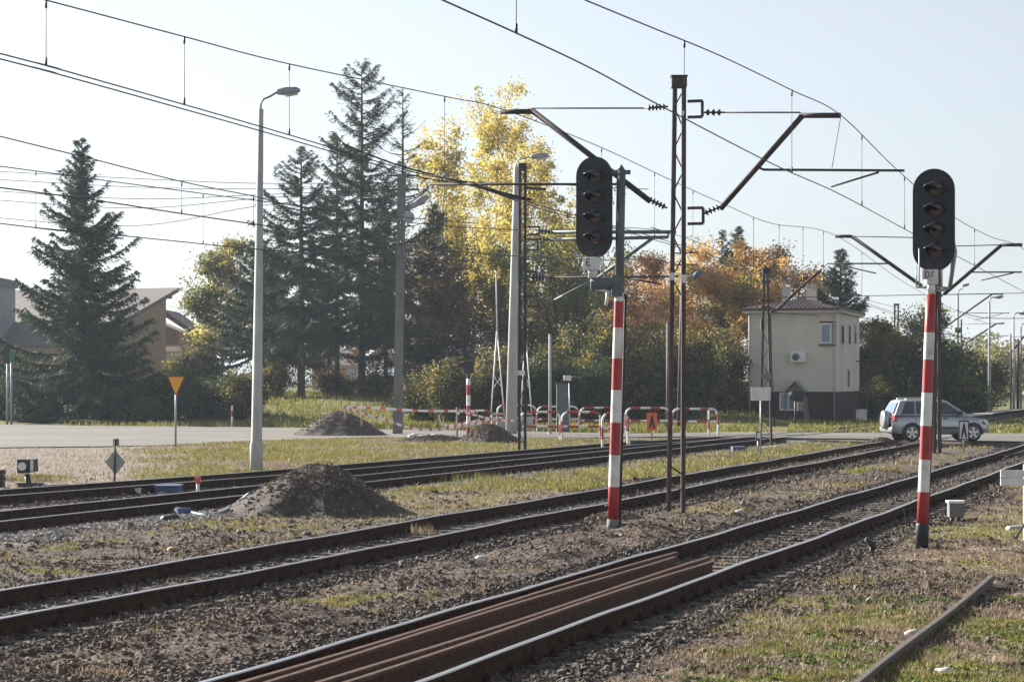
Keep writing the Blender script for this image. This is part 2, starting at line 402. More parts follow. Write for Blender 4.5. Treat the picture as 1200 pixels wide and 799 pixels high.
# ---------------------------------------------------------------- railway tracks
RP = [(-.0625, 0), (.0625, 0), (.0625, .012), (.010, .03), (.010, .108), (.0335, .122), (.0335, .150), (.026, .158), (-.026, .158), (-.0335, .150), (-.0335, .122), (-.010, .108), (-.010, .03), (-.0625, .012)]
TOPI = 7       # index of the running surface segment
def sweep(path, z0, mats, name, parent=None, off=0, roll=0, topmat=True, scale=1.0):
    """rail section swept along a list of ground positions (x, y, z)"""
    n = len(RP); V = []; Fc = []; mi = []
    for i, p in enumerate(path):
        a = path[max(i-1, 0)]; b = path[min(i+1, len(path)-1)]
        d = Vector((b[0]-a[0], b[1]-a[1], 0)).normalized(); s = Vector((d.y, -d.x, 0))
        for (x, z) in RP:
            q = Vector((p[0], p[1], 0))+s*(off+x*scale); V.append((q.x, q.y, p[2]+z0+z*scale))
    for i in range(len(path)-1):
        for j in range(n):
            Fc.append((i*n+j, i*n+(j+1) % n, (i+1)*n+(j+1) % n, (i+1)*n+j)); mi.append(1 if (topmat and j in (6, 7, 8)) else 0)
    o = mesh_np(name, V, Fc, mats, mi, parent=parent)
    # end caps
    import bmesh
    bm = bmesh.new(); bm.from_mesh(o.data); bm.verts.ensure_lookup_table()
    bm.faces.new([bm.verts[k] for k in range(n)][::-1]); bm.faces.new([bm.verts[(len(path)-1)*n+k] for k in range(n)])
    bm.to_mesh(o.data); bm.free()
    return o
# one sleeper, shared by all tracks: timber with rounded arrises and two ribbed plates with bolts
def sleeper_mesh():
    b = MB(); b.box((0, 0, -.068), (2.5, .24, .15))
    for s in (-1, 1):
        b.box((s*.75, 0, .014), (.34, .16, .018), m=1)
        for q in (-.1, .1):
            b.box((s*.75+q, 0, .04), (.05, .06, .04), m=1); b.tube([(s*.75+q, 0, .05), (s*.75+q, 0, .085)], .016, 6, 1)
    o = b.build('sleeper', [M['sleeper'], M['rust']], bevel=.008); return o
SLP = sleeper_mesh()
def track(name, cf, y0, y1, ys0, ys1, label, wob=0, seed=0, gapY=None):
    t = empty(name, (0, 0, 0), label, 'railway track', 'railway tracks')
    rnd = random.Random(seed)
    ph = [rnd.random()*6 for _ in range(4)]
    def zw(Y, s): return wob*(math.sin(Y*.9+ph[0])*.5+math.sin(Y*2.1+ph[1]+s)*.25+math.sin(Y*.37+ph[2])*.6)
    for s in (-1, 1):
        path = []; Y = y0
        while Y < y1:
            path.append((float(cf(Y))+wob*.8*math.sin(Y*.8+ph[3]), Y, zw(Y, s*.4))); Y += .4 if Y < 90 else 4
        sweep(path, .022, [M['rust'], M['railtop']], 'rail', t, off=s*.75)
    n = 0; first = [True]
    Y = ys0
    while Y < ys1 and n < 98:
        dx = (float(cf(Y+.1))-float(cf(Y-.1)))/.2
        rz = -math.atan2(dx, 1)
        o = SLP.copy(); COL.objects.link(o); o.parent = t
        o.location = (float(cf(Y)), Y, .0+zw(Y, 0)+rnd.uniform(.002, .007)); o.rotation_euler = (0, 0, rz+rnd.uniform(-.015, .015))
        n += 1; Y += .6/math.sqrt(1+dx*dx)
    return t
track('railway_track', c3, 9, 700, 14.5, 78, 'nearest railway track, with loose rusty rails lying between its running rails', .010, 1)
track('railway_track', c2, 12, 700, 19, 78, 'middle railway track, passing behind the tall red and white signal by the lattice mast', .010, 2)
track('railway_track', c1, 20, 900, 34, 85, 'far railway track running behind the near dark soil mound', .0, 3)
track('railway_track', c1b, 22, 95, 34, 92, 'outermost railway track joining the next one at the points', .0, 4)
bpy.data.objects.remove(SLP)

# loose rusty rails between the near rails, and the one in the grass
def loose(x0, y0, x1, y1, z, name, label, group=None):
    pts = [(x0+(x1-x0)*k/20, y0+(y1-y0)*k/20, .012*math.sin(k*.5+x0*9)) for k in range(21)]
    o = sweep(pts, z, [M['rustrail']], name, topmat=False); o.data.materials.clear(); o.data.materials.append(M['rustrail'])
    o.data.polygons.foreach_set('material_index', [0]*len(o.data.polygons)); tag(o, label, 'rail', group)
    return o
gA = 'rusty rails lying in the near track'
for (o0, o1, ye, lab) in ((-.44, -.44, 29.6, 'loose rusty rail lying nearest the far running rail of the near track'),
                     (-.29, -.29, 28.9, 'loose rusty rail with a pale end, second from the near track far rail'),
                     (.10, .18, 28.6, 'loose rusty rail, third from the far running rail of the near track'),
                     (.24, .33, 28.1, 'loose rusty rail lying nearest the near running rail of the near track')):
    loose(c3(10)+o0*1.05, 10, c3(ye)+o1*1.05, ye, .03, 'loose_rail', lab, gA)
a = gp(1016, 803); b_ = gp(1162, 687)
loose(a.x-(b_.x-a.x)*.6, a.y-(b_.y-a.y)*.6, b_.x, b_.y, -.06, 'loose_rail', 'single brown rail half sunk in the dry grass of the near verge').data.materials[0] = M['oldrail']
# ---------------------------------------------------------------- loose cover: stones, grass, weeds
def sample(n, ymin, ymax, wfun, umax=.25, power=1.0):
    """random ground positions inside the wedge in front of the camera, accepted by weight"""
    out = []; tot = 0
    while tot < n:
        k = n*2
        t = RNG.random(k); Y = (ymin**(1-power)+t*(ymax**(1-power)-ymin**(1-power)))**(1/(1-power)) if power != 1 else ymin*(ymax/ymin)**t
        X = (RNG.random(k)*2-1)*umax*Y
        ok = RNG.random(k) < wfun(X, Y)
        out.append(np.stack([X[ok], Y[ok]], 1)); tot += ok.sum()
        if ok.sum() < 5: break
    return np.concatenate(out)[:n]
_cube = np.array([[-1, -.8, -.7], [.8, -1, -.9], [1, .9, -.7], [-.8, 1, -.8], [-.5, -.7, .9], [.7, -.4, .7], [.4, .6, 1.0], [-.8, .4, .7]])
_cf = np.array([[3, 2, 1, 0], [4, 5, 6, 7], [0, 1, 5, 4], [1, 2, 6, 5], [2, 3, 7, 6], [3, 0, 4, 7]])
def stones(name, pos, size, m, lift=.2, flat=.85):
    n = len(pos); s = size[:, None, None]
    v = _cube[None]*(1+RNG.uniform(-.38, .38, (n, 8, 3)))*np.array([1, 1, flat])
    v = v*RNG.uniform(.6, 1.25, (n, 1, 3))
    a = RNG.random(n)*6.28; ca, sa = np.cos(a)[:, None], np.sin(a)[:, None]
    tl = RNG.uniform(-.5, .5, n)[:, None]
    x = v[..., 0]; z = v[..., 2]; v[..., 0], v[..., 2] = x*np.cos(tl)-z*np.sin(tl), x*np.sin(tl)+z*np.cos(tl)
    x = v[..., 0].copy(); y = v[..., 1].copy(); v[..., 0] = x*ca-y*sa; v[..., 1] = x*sa+y*ca
    v = v*s*.5
    z0 = gz(pos[:, 0], pos[:, 1])
    v[..., 0] += pos[:, 0:1]; v[..., 1] += pos[:, 1:2]; v[..., 2] += (z0+size*lift)[:, None]
    f = _cf[None]+(np.arange(n)*8)[:, None, None]
    o = mesh_np(name, v.reshape(-1, 3), f.reshape(-1, 4), m); tag(o, kind='stuff'); return o
def stonemat(name, cols):
    m = bpy.data.materials.new(name); m.use_nodes = True; n = m.node_tree.nodes; l = m.node_tree.links
    g = n.new('ShaderNodeNewGeometry'); cr = n.new('ShaderNodeValToRGB'); e = cr.color_ramp.elements
    e[0].color = (*cols[0], 1); e[1].color = (*cols[-1], 1)
    for i in range(1, len(cols)-1): q = e.new(i/(len(cols)-1)); q.color = (*cols[i], 1)
    l.new(g.outputs['Random Per Island'], cr.inputs[0]); l.new(cr.outputs[0], n['Principled BSDF'].inputs['Base Color'])
    n['Principled BSDF'].inputs['Roughness'].default_value = .9; n['Principled BSDF'].inputs['Specular IOR Level'].default_value = .25
    return m
def notroad(X, Y):
    n, f = road_edges(X, Y); return (Y < n-.3)|(Y > f+.3)
def w_soil(X, Y):
    gr, dr, pa, di, mu = zones(X, Y)
    d = np.minimum(abs(X-c3(Y)), abs(X-c2(Y))); onrail = (abs(d-.75) < .09)
    return np.where(onrail, 0, np.clip(1-.88*np.maximum(gr, dr*.95)-di*.6, .05, 1)*(.25+1.2*ss(.4, .6, fbm(X*1.1, Y*1.1, 3, 91))))*notroad(X, Y)
def w_bed(X, Y):
    d = np.minimum(np.minimum(abs(X-c3(Y)), abs(X-c2(Y))), np.minimum(abs(X-c1(Y)), abs(X-c1b(Y))))
    return ((d < 1.75)&(abs(d*.952-.75) > .09)&((abs(X-c3(Y)) > .7)|(Y > 29.8)|(abs(X-c3(Y)) < .0)))*notroad(X, Y)*1.0
p = sample(100000, 15, 60, w_soil, .245, 1.6)
stones('soil_clods', p, RNG.lognormal(-4.1, .48, len(p))*(.8+p[:, 1]/60), stonemat('clods', [(.04, .029, .022), (.09, .066, .05), (.14, .105, .08), (.13, .10, .078), (.20, .16, .125), (.32, .275, .23)]))
p = sample(42000, 15, 82, w_bed, .245, 1.6)
stones('track_ballast', p, RNG.uniform(.025, .062, len(p))*(.85+p[:, 1]/90), stonemat('ballast_stone', [(.035, .028, .024), (.06, .048, .04), (.09, .075, .063), (.10, .085, .075), (.17, .15, .13)]), lift=.2)
def w_pale(X, Y):
    return zones(X, Y)[2]*(X-c1(Y) > 1.0)
p = sample(9000, 34, 80, w_pale, .24, 1.2)
stones('pale_ballast', p, RNG.uniform(.03, .06, len(p)), stonemat('pale_stone', [(.15, .14, .13), (.28, .265, .245), (.42, .40, .375)]), lift=.4)

def blades(name, pos, h, wd, m, lean=.5, seg=2, z0=None):
    n = len(pos); a = RNG.random(n)*6.28; la = RNG.random(n)*6.28; ln = RNG.random(n)*lean
    dx = np.cos(a)*wd*.5; dy = np.sin(a)*wd*.5
    z = gz(pos[:, 0], pos[:, 1])-.01 if z0 is None else z0
    V = np.zeros((n, 5, 3)); base = np.stack([pos[:, 0], pos[:, 1], z], 1)
    L = np.stack([np.cos(la)*ln*h, np.sin(la)*ln*h, h*np.sqrt(1-np.minimum(ln, .95)**2)], 1)
    D = np.stack([dx, dy, dx*0], 1)
    V[:, 0] = base-D; V[:, 1] = base+D; mid = base+L*[.35, .35, .6]
    V[:, 2] = mid+D*.7; V[:, 3] = mid-D*.7; V[:, 4] = base+L
    q = np.array([[0, 1, 2], [0, 2, 3], [3, 2, 4]])[None]+(np.arange(n)*5)[:, None, None]
    o = mesh_np(name, V.reshape(-1, 3), q.reshape(-1, 3), m); tag(o, kind='stuff'); return o
def w_green(X, Y):
    gr = zones(X, Y)[0]; return gr*(.2+1.3*ss(.42, .6, fbm(X*2.5, Y*2.5, 3, 101)))*notroad(X, Y)
def w_dry(X, Y):
    z = zones(X, Y); return (z[1]*(1-.5*z[0])*(1-.92*z[3]))*(.15+1.2*ss(.40, .6, fbm(X*2, Y*2, 3, 111)))*notroad(X, Y)
M['grass'] = leafmat('green_grass_blades', [(.11, .11, .022), (.19, .19, .035), (.30, .26, .06)], .35, 1.2)
M['straw'] = leafmat('dry_grass_blades', [(.16, .115, .07), (.28, .21, .135), (.42, .33, .22)], .25, 1.2)
M['weed'] = leafmat('weed_leaves', [(.06, .10, .02), (.11, .17, .035), (.18, .23, .06)], .35, 1.5)
p = sample(40000, 15.5, 60, w_green, .245, 1.5)
blades('green_grass', p, RNG.uniform(.02, .07, len(p)), RNG.uniform(.006, .014, len(p))*(.7+p[:, 1]/45), M['grass'], .7)
p = sample(80000, 15.5, 60, w_dry, .245, 1.5)
blades('dry_grass', p, RNG.uniform(.02, .09, len(p)), RNG.uniform(.005, .012, len(p))*(.7+p[:, 1]/45), M['straw'], .95)
p = sample(42000, 48, 95, lambda X, Y: w_green(X, Y)*(Y < 95), .245, 1.1)
blades('far_green_grass', p, RNG.uniform(.05, .14, len(p)), RNG.uniform(.02, .04, len(p)), M['grass'], .8)
p = sample(30000, 48, 95, w_dry, .245, 1.1)
blades('far_dry_grass', p, RNG.uniform(.05, .16, len(p)), RNG.uniform(.015, .035, len(p)), M['straw'], .9)
def w_bank(X, Y):
    n, f = road_edges(X, Y); u = X/Y
    return (Y > f+.5)*(Y < np.where(u < -.115, 119, 200))*((u < .11)|(u > .12))*(.3+ss(.4, .6, fbm(X*.5, Y*.5, 3, 121)))
p = sample(46000, 98, 160, w_bank, .25, 1.3)
blades('bank_grass', p, RNG.uniform(.12, .38, len(p)), RNG.uniform(.04, .08, len(p)), M['grass'], .7)
# broad-leaved weeds in the near verge
def w_weed(X, Y):
    d = X-c3(Y)
    return ss(2.0, 3.2, d)*ss(.50, .60, fbm(X*.8, Y*.8, 4, 31)*.5+fbm(X*2.2, Y*2.2, 3, 131)*.5+.09*(Y < 23))*(Y < 27)*(d < 6)
p = sample(3200, 15.5, 27, w_weed, .24, 1.5)
V = []; Fc = []
for (x, y) in p:
    z = float(gz(x, y)); n = random.randint(4, 8); s0 = random.uniform(.02, .05); a0 = random.random()*6
    for k in range(n):
        a = a0+k*6.283/n+random.uniform(-.3, .3); L = s0*random.uniform(.7, 1.4); up = random.uniform(.3, 1.1)
        d = Vector((math.cos(a), math.sin(a), up)).normalized(); s = Vector((-math.sin(a), math.cos(a), 0))*L*.33
        b0 = Vector((x, y, z)); b = len(V)
        V += [b0, b0+d*L*.5+s, b0+d*L, b0+d*L*.5-s+Vector((0, 0, -L*.1))]; Fc.append((b, b+1, b+2, b+3))
tag(mesh_np('broadleaf_weeds', [tuple(v) for v in V], Fc, M['weed']), kind='stuff')
# tufts beside the rails and a few taller stalks
def tuft(px, py, h, n, label, mt='straw', spread=.12):
    g = gp(px, py); q = np.array([[g.x, g.y]])+RNG.normal(0, spread, (n, 2))
    o = blades('grass_tuft', q, RNG.uniform(.5, 1, n)*h, np.full(n, .012), M[mt], .5)
tuft(493, 628, .26, 60, 'small dry tuft standing by the near rail of the middle track')
tuft(560, 566, .35, 160, 'green grass tuft edging the pale ballast of the far track', 'grass', .5)

# ---------------------------------------------------------------- heaps of soil
def mound(px, py, rx, ry, h, label, seed, px_off=0, shape=1.15, asym=0):
    g = gp(px, py); n = 90; V = []; Fc = []
    r = np.linspace(-1.25, 1.25, n); gx, gy = np.meshgrid(r, r)
    ang = np.arctan2(gy, gx); rr = np.hypot(gx, gy)
    rr = rr*(1+.22*(fbm(np.cos(ang)*1.3+seed, np.sin(ang)*1.3, 3, seed)-.5)*2)
    z = np.clip(1-rr**1.7, 0, None)**(shape*1.2); z = z/(z.max()+1e-6)*.96
    X = g.x+gx*rx+asym*z; Y = g.y+gy*ry
    zz = h*z+h*.10*(fbm(X*1.6, Y*1.6, 4, seed+2)-.5)*ss(0, .3, z)+.05*(fbm(X*6, Y*6, 4, seed+3)-.5)*ss(0, .12, z)
    Z = gz(X, Y, False)+zz-.035*(z < .001)-.06*(rr > 1.1)
    i = np.arange(n*n).reshape(n, n)
    Fc = np.stack([i[:-1, :-1], i[:-1, 1:], i[1:, 1:], i[1:, :-1]], -1).reshape(-1, 4)
    o = mesh_np('soil_mound', np.stack([X.ravel(), Y.ravel(), Z.ravel()], 1), Fc, M['soil'], smooth=True)
    tag(o, label, 'soil mound', 'heaps of dug soil')
    # clods lying on it, part of the heap
    k = 2600; q = RNG.normal(0, .42, (k, 2)); ok = np.hypot(q[:, 0], q[:, 1]) < 1.0; q = q[ok]
    ix = np.clip(((q[:, 0]+1.25)/2.5*(n-1)).astype(int), 0, n-1); iy = np.clip(((q[:, 1]+1.25)/2.5*(n-1)).astype(int), 0, n-1)
    m = len(q); sz = RNG.lognormal(-3.55, .4, m)
    v = _cube[None]*(1+RNG.uniform(-.4, .4, (m, 8, 3)))*.5*sz[:, None, None]
    v[..., 0] += X[iy, ix][:, None]; v[..., 1] += Y[iy, ix][:, None]; v[..., 2] += (Z[iy, ix]+sz*.1)[:, None]
    f = _cf[None]+(np.arange(m)*8)[:, None, None]
    c = mesh_np('clods', v.reshape(-1, 3), f.reshape(-1, 4), bpy.data.materials['clods'], parent=o)
    c['kind'] = 'stuff'
    return o
mound(368, 599, 1.78, 2.1, .90, 'large dark soil mound between the middle and far tracks, nearest of the heaps', 3, shape=1.25, asym=.1)
mound(399, 510, 2.1, 2.6, 1.05, 'broad grey soil mound by the road beneath the concrete power pole', 8, shape=1.1)
mound(574, 519, 1.35, 1.6, .72, 'soil mound at the foot of the pale lamp post near the steel mast', 14, shape=1.1)
mound(512, 518, 1.7, .9, .26, 'low heap of dug soil and rubble under the red and white tape', 22, shape=.8)
mound(1034, 518, .8, .7, .3, 'little dark heap of soil at the road edge behind the car', 27)
mound(760, 566, .8, .8, .10, 'flat patch of cinders in the grass strip near the left signal post', 33)
mound(722, 611, .62, .5, .16, 'gravel heap at the foot of the left signal', 41, shape=.9)
# ---------------------------------------------------------------- railway equipment
ROWX = Vector((.952, -.307, 0)); ROWY = Vector((.307, .952, 0))     # across and along the tracks
def led(bm, a, b, r, m=0, n=8): bm.tube([a, b], r, n, m)

def oval(bm, c, w_, h_, d, ax, m=0, n=14):
    """stadium-shaped plate; ax = facing direction (horizontal)"""
    s = Vector((-ax.y, ax.x, 0)); r = w_/2; pts = []
    for k in range(n+1):
        a = math.pi*k/n; pts.append(c+s*(math.cos(a)*r)+Vector((0, 0, h_/2-r+math.sin(a)*r)))
    for k in range(n+1):
        a = math.pi+math.pi*k/n; pts.append(c+s*(math.cos(a)*r)+Vector((0, 0, -h_/2+r+math.sin(a)*r)))
    bm.prism(pts, ax*d, m)

def letter(strokes, c, ax, sz, mt, name, parent):
    s = Vector((ax.y, -ax.x, 0))*-1; b = MB(); up = Vector((0, 0, 1))
    for (x0, y0, x1, y1) in strokes:
        p = c+s*(x0*sz)+up*(y0*sz); q = c+s*(x1*sz)+up*(y1*sz)
        if (p-q).length < 1e-6: continue
        b.bar(p, q, sz*.16, .004, up=ax)
    return b.build(name, mt, parent)
LET = {'E': [(-.3, -.5, -.3, .5), (-.3, .5, .3, .5), (-.3, 0, .2, 0), (-.3, -.5, .3, -.5)],
       'F': [(-.3, -.5, -.3, .5), (-.3, .5, .35, .5), (-.3, 0, .2, 0)],
       'D': [(-.3, -.5, -.3, .5), (-.3, .5, .05, .5), (.05, .5, .3, .25), (.3, .25, .3, -.25), (.3, -.25, .05, -.5), (.05, -.5, -.3, -.5)]}

def head(root, c, ax, w_, h_, name='signal_head'):
    """black oval background with four hooded lamps"""
    b = MB(); oval(b, c-ax*.03, w_, h_, .03, ax)
    b.box(c-ax*.16, (.26, .34, h_*.72), m=0, M=Matrix((ax, Vector((-ax.y, ax.x, 0)), Vector((0, 0, 1)))).transposed())
    hd = b.build(name, M['black'], root)
    s = Vector((-ax.y, ax.x, 0)); up = Vector((0, 0, 1))
    for k in range(4):
        zc = h_*(.30-.20*k); lc = c+up*zc+s*.035
        Mx = Matrix((s, up, ax)).transposed()
        lb = MB(); lb.lathe([(.0, .0), (.105, .0), (.105, .02), (.085, .035), (.04, .045), (.0, .047)], lc, 18, M=Mx)
        lamp = lb.build('signal_lamp', M['lens'], root)
        vb = MB(); n = 12; vs = []
        for j in range(n+1):                      # hood: open below, longer on top
            a = math.pi*(-.12+1.24*j/n); ln = .07+.25*max(0, math.sin(a))**.6
            for (rr, q) in ((.125, 0), (.125, ln), (.119, ln), (.119, 0)):
                vs.append(lc+s*(math.cos(a)*rr)+up*(math.sin(a)*rr)+ax*q-up*(q*.24)+s*(q*-.10))
        fs = []
        for j in range(n):
            for q in range(3): fs.append((j*4+q, (j+1)*4+q, (j+1)*4+q+1, j*4+q+1))
        vb.add(vs, fs, 0, True); vb.build('lamp_hood', M['hood'], root)
    return hd

def signal_right():
    g = gp(1080, 643); top = P(1091.5, 332, g.y); d = (top-g)
    root = empty('light_signal', g, 'nearest railway signal, four-lamp black oval head on a leaning red and white pole', 'railway signal')
    o = Vector((0, 0, 0)); at = lambda t: d*t
    H = d.z; L = lambda py: (643-py)/(643-332)
    b = MB(); b.tube([o-Vector((0, 0, .1)), at(L(617)), at(L(615))], [.098, .092, .088], 20); b.build('base_collar', M['black'], root)
    seq = [(616, 0), (578, 1), (540, 0), (500, 1), (461, 0), (422, 1), (390, 0), (345, 0)]
    pts = [at(L(p)) for p, _ in seq]; rs = [.082-.010*i/7 for i in range(8)]
    bands = [0, 1, 0, 1, 0, 1, 0, 0]
    b = MB(); b.tube(pts, rs, 20, bands=bands); b.build('pole', [M['red'], M['white']], root)
    ax = Vector((-.42, -.9, 0)).normalized()
    n = at(L(345))
    b = MB(); b.tube([n, at(L(332))], .055, 14); b.box(at(L(326))+Vector((0, 0, .02)), (.16, .16, .2)); b.build('neck', M['white'], root)
    b = MB(); pc = at(L(322))+ax*.12; s = Vector((-ax.y, ax.x, 0))
    b.box(pc, (.012, .20, .14), M=Matrix((ax, s, Vector((0, 0, 1)))).transposed()); pl = b.build('letter_plate', M['white'], root)
    letter(LET['D'], pc+ax*.009-s*.03, ax, .085, M['red'], 'plate_letter', pl)
    letter([(-.2, -.5, .0, .5), (0, .5, .2, .5)], pc+ax*.009+s*.045, ax, .08, M['black'], 'plate_letter', pl)
    hc = P(1094, 258, g.y)-g
    # the head leans with the pole
    hd = head(root, hc, ax, .60, 1.45)
    b = MB()                                     # cable conduit down the back, ladder irons, telephone box bracket
    side = Vector((.085, .06, 0))
    b.tube([side+Vector((0, 0, .05)), at(.5)+side, at(.98)+side], .022, 8); b.build('cable_pipe', M['darksteel'], root)
    b = MB()
    for q in (-1, 1):
        a0 = at(.985)+Vector((q*.16, .05, 0)); b.tube([a0, a0+Vector((0, 0, .55))], .010, 6)
    b.tube([at(.985)+Vector((-.2, .05, 0)), at(.985)+Vector((.22, .05, 0))], .012, 6)
    b.tube([at(.985)+Vector((-.2, .05, 0)), at(.985)+Vector((-.2, .05, .3))], .01, 6); b.build('ladder_irons', M['galv'], root)
    b = MB(); q0 = at(1.0)+Vector((.27, .05, -.05))
    b.tube([q0, q0+Vector((.07, 0, .5)), q0+Vector((.02, 0, .8))], [.03, .035, .02], 8)
    b.tube([at(.97), at(.97)+Vector((.18, .05, .02)), q0], .02, 8); b.build('cable_loop', M['galv'], root)
    return root
def signal_left():
    g = gp(718, 617); root = empty('light_signal', g, 'railway signal by the lattice mast, black oval head left of a grey post', 'railway signal')
    pp = lambda px, py: P(px, py, g.y)-g
    b = MB(); b.tube([Vector((0, 0, -.1)), pp(718.5, 608)], [.105, .098], 20); b.build('base_collar', M['concrete_dark'], root)
    rows = [608, 570, 533, 495, 457, 420, 384, 353, 343]
    b = MB(); b.tube([pp(718.5+(608-r)*.026, r) for r in rows], [.092-.0025*i for i in range(9)], 20, bands=[0, 1, 0, 1, 0, 1, 0, 1, 1])
    b.build('pole', [M['red'], M['white']], root)
    b = MB(); b.tube([pp(725.5, 343), pp(728, 200)], .072, 16); b.tube([pp(728, 200), pp(728, 193)], [.072, .01], 16)
    b.box(pp(728, 202)+Vector((0, 0, 0)), (.30, .05, .07)); b.build('upper_post', M['greysteel'], root)
    b = MB(); b.tube([pp(692, 333), pp(712, 332), pp(724, 331)], .1, 14); b.box(pp(723, 335), (.17, .2, .34)); b.build('side_arm', M['greysteel'], root)
    ax = Vector((-.40, -.92, 0)).normalized(); s = Vector((-ax.y, ax.x, 0))
    fm = Matrix((ax, s, Vector((0, 0, 1)))).transposed()
    b = MB(); b.box(pp(694.5, 309)+ax*.05, (.2, .22, .2), M=fm); b.tube([pp(694.5, 313), pp(694.5, 326)], .075, 12); b.build('neck', M['white'], root)
    pc = pp(694, 308)+ax*.16; b = MB(); b.box(pc, (.012, .19, .15), M=fm); pl = b.build('letter_plate', M['white'], root)
    letter(LET['E'], pc+ax*.009, ax, .10, M['black'], 'plate_letter', pl)
    head(root, pp(696, 243), ax, .62, 1.64)
    b = MB()
    for (x0, y0, x1, y1) in ((686, 304, 683, 312), (683, 312, 687, 313), (686, 303, 686, 321), (684, 321, 692, 321), (704, 300, 709, 325), (708, 300, 708, 326)):
        b.tube([pp(x0, y0)+ax*.04, pp(x1, y1)+ax*.04], .012, 6)
    b.build('ladder_irons', M['white'], root)
    b = MB(); b.tube([pp(712, 340), pp(711.5, 349), pp(710, 358)], .025, 8); b.tube([pp(712, 341), pp(719, 346), pp(723, 356)], .02, 8)
    b.tube([pp(697, 339), pp(716, 341)], .022, 8); b.build('hanging_cables', M['white'], root)
    b = MB(); s0 = Vector((.115, .05, 0)); b.tube([s0, pp(718+(617-480)*.026, 480)+s0, pp(725, 345)+s0], .022, 8); b.build('cable_pipe', M['darksteel'], root)
    b = MB(); b.tube([Vector((.09, 0, .3)), Vector((-.13, 0, .32))], .028, 8); b.build('clamp', M['darksteel'], root)
signal_right(); signal_left()

def lattice(root, a0, a1, b0, b1, wd=.10, dp=.14, lace=None, mt='maststeel'):
    """two channel legs from a0 to a1 and b0 to b1 with zigzag lacing between the heights in lace"""
    for (p, q) in ((a0, a1), (b0, b1)):
        b = MB(); d = (q-p); x = Vector((1, 0, 0))*(1 if p is a0 else -1)
        b.bar(p, q, .012, dp, up=(0, 1, 0)) if False else None
        # channel: web and two flanges
        b.bar(p, q, wd, .010, up=(0, 1, 0)); 
        b.bar(p+Vector((0, dp/2, 0)), q+Vector((0, dp/2, 0)), wd, .012, up=(0, 1, 0)); b.bar(p-Vector((0, dp/2, 0)), q-Vector((0, dp/2, 0)), wd, .012, up=(0, 1, 0))
        b.bar(p+x*(wd*.45), q+x*(wd*.45), .012, dp*.96, up=(0, 1, 0))
        b.build('leg', M[mt], root)
    if lace:
        H = a1.z; b = MB(); z = lace[0]; k = 0
        while z < lace[1]:
            z2 = min(z+lace[2], lace[1]); f = lambda u, v, zz: u+(v-u)*((zz-u.z)/(v.z-u.z))
            p, q = (f(a0, a1, z), f(b0, b1, z2)) if k % 2 else (f(b0, b1, z), f(a0, a1, z2))
            b.bar(p+Vector((0, dp/2+.014, 0)), q+Vector((0, dp/2+.014, 0)), .024, .008, up=(0, 1, 0))
            z = z2; k += 1
        b.build('lacing', M[mt], root)
def insul(root, a, b_, r=.055, n=5, rod=.014):
    a = Vector(a); b_ = Vector(b_); L = (b_-a).length; d = (b_-a).normalized()
    z = d; x = Vector((0, 1, 0)).cross(z).normalized(); y = z.cross(x); Mx = Matrix((x, y, z)).transposed()
    prof = [(rod, 0)]
    for k in range(n):
        s0 = L*(.12+.76*k/n); w_ = L*.76/n
        prof += [(rod*1.3, s0), (r, s0+w_*.35), (r*.9, s0+w_*.55), (rod*1.3, s0+w_*.6)]
    prof += [(rod, L)]
    b = MB(); b.lathe(prof, a, 10, M=Mx); return b.build('insulator', M['insul'], root)
def frame_bracket(root, p, q, t=.05):
    """open rectangular bracket standing out from the mast between two corner points"""
    b = MB(); x0, x1 = p.x, q.x; y = p.y
    for (u, v) in (((x0, p.z), (x1, p.z)), ((x1, p.z), (x1, q.z)), ((x1, q.z), (x0, q.z))):
        b.bar(Vector((u[0], p.y+(q.y-p.y)*(u[0]-x0)/(x1-x0+1e-9), u[1])), Vector((v[0], p.y+(q.y-p.y)*(v[0]-x0)/(x1-x0+1e-9), v[1])), t, t, up=(0, 1, 0))
    return b.build('bracket', M['maststeel'], root)

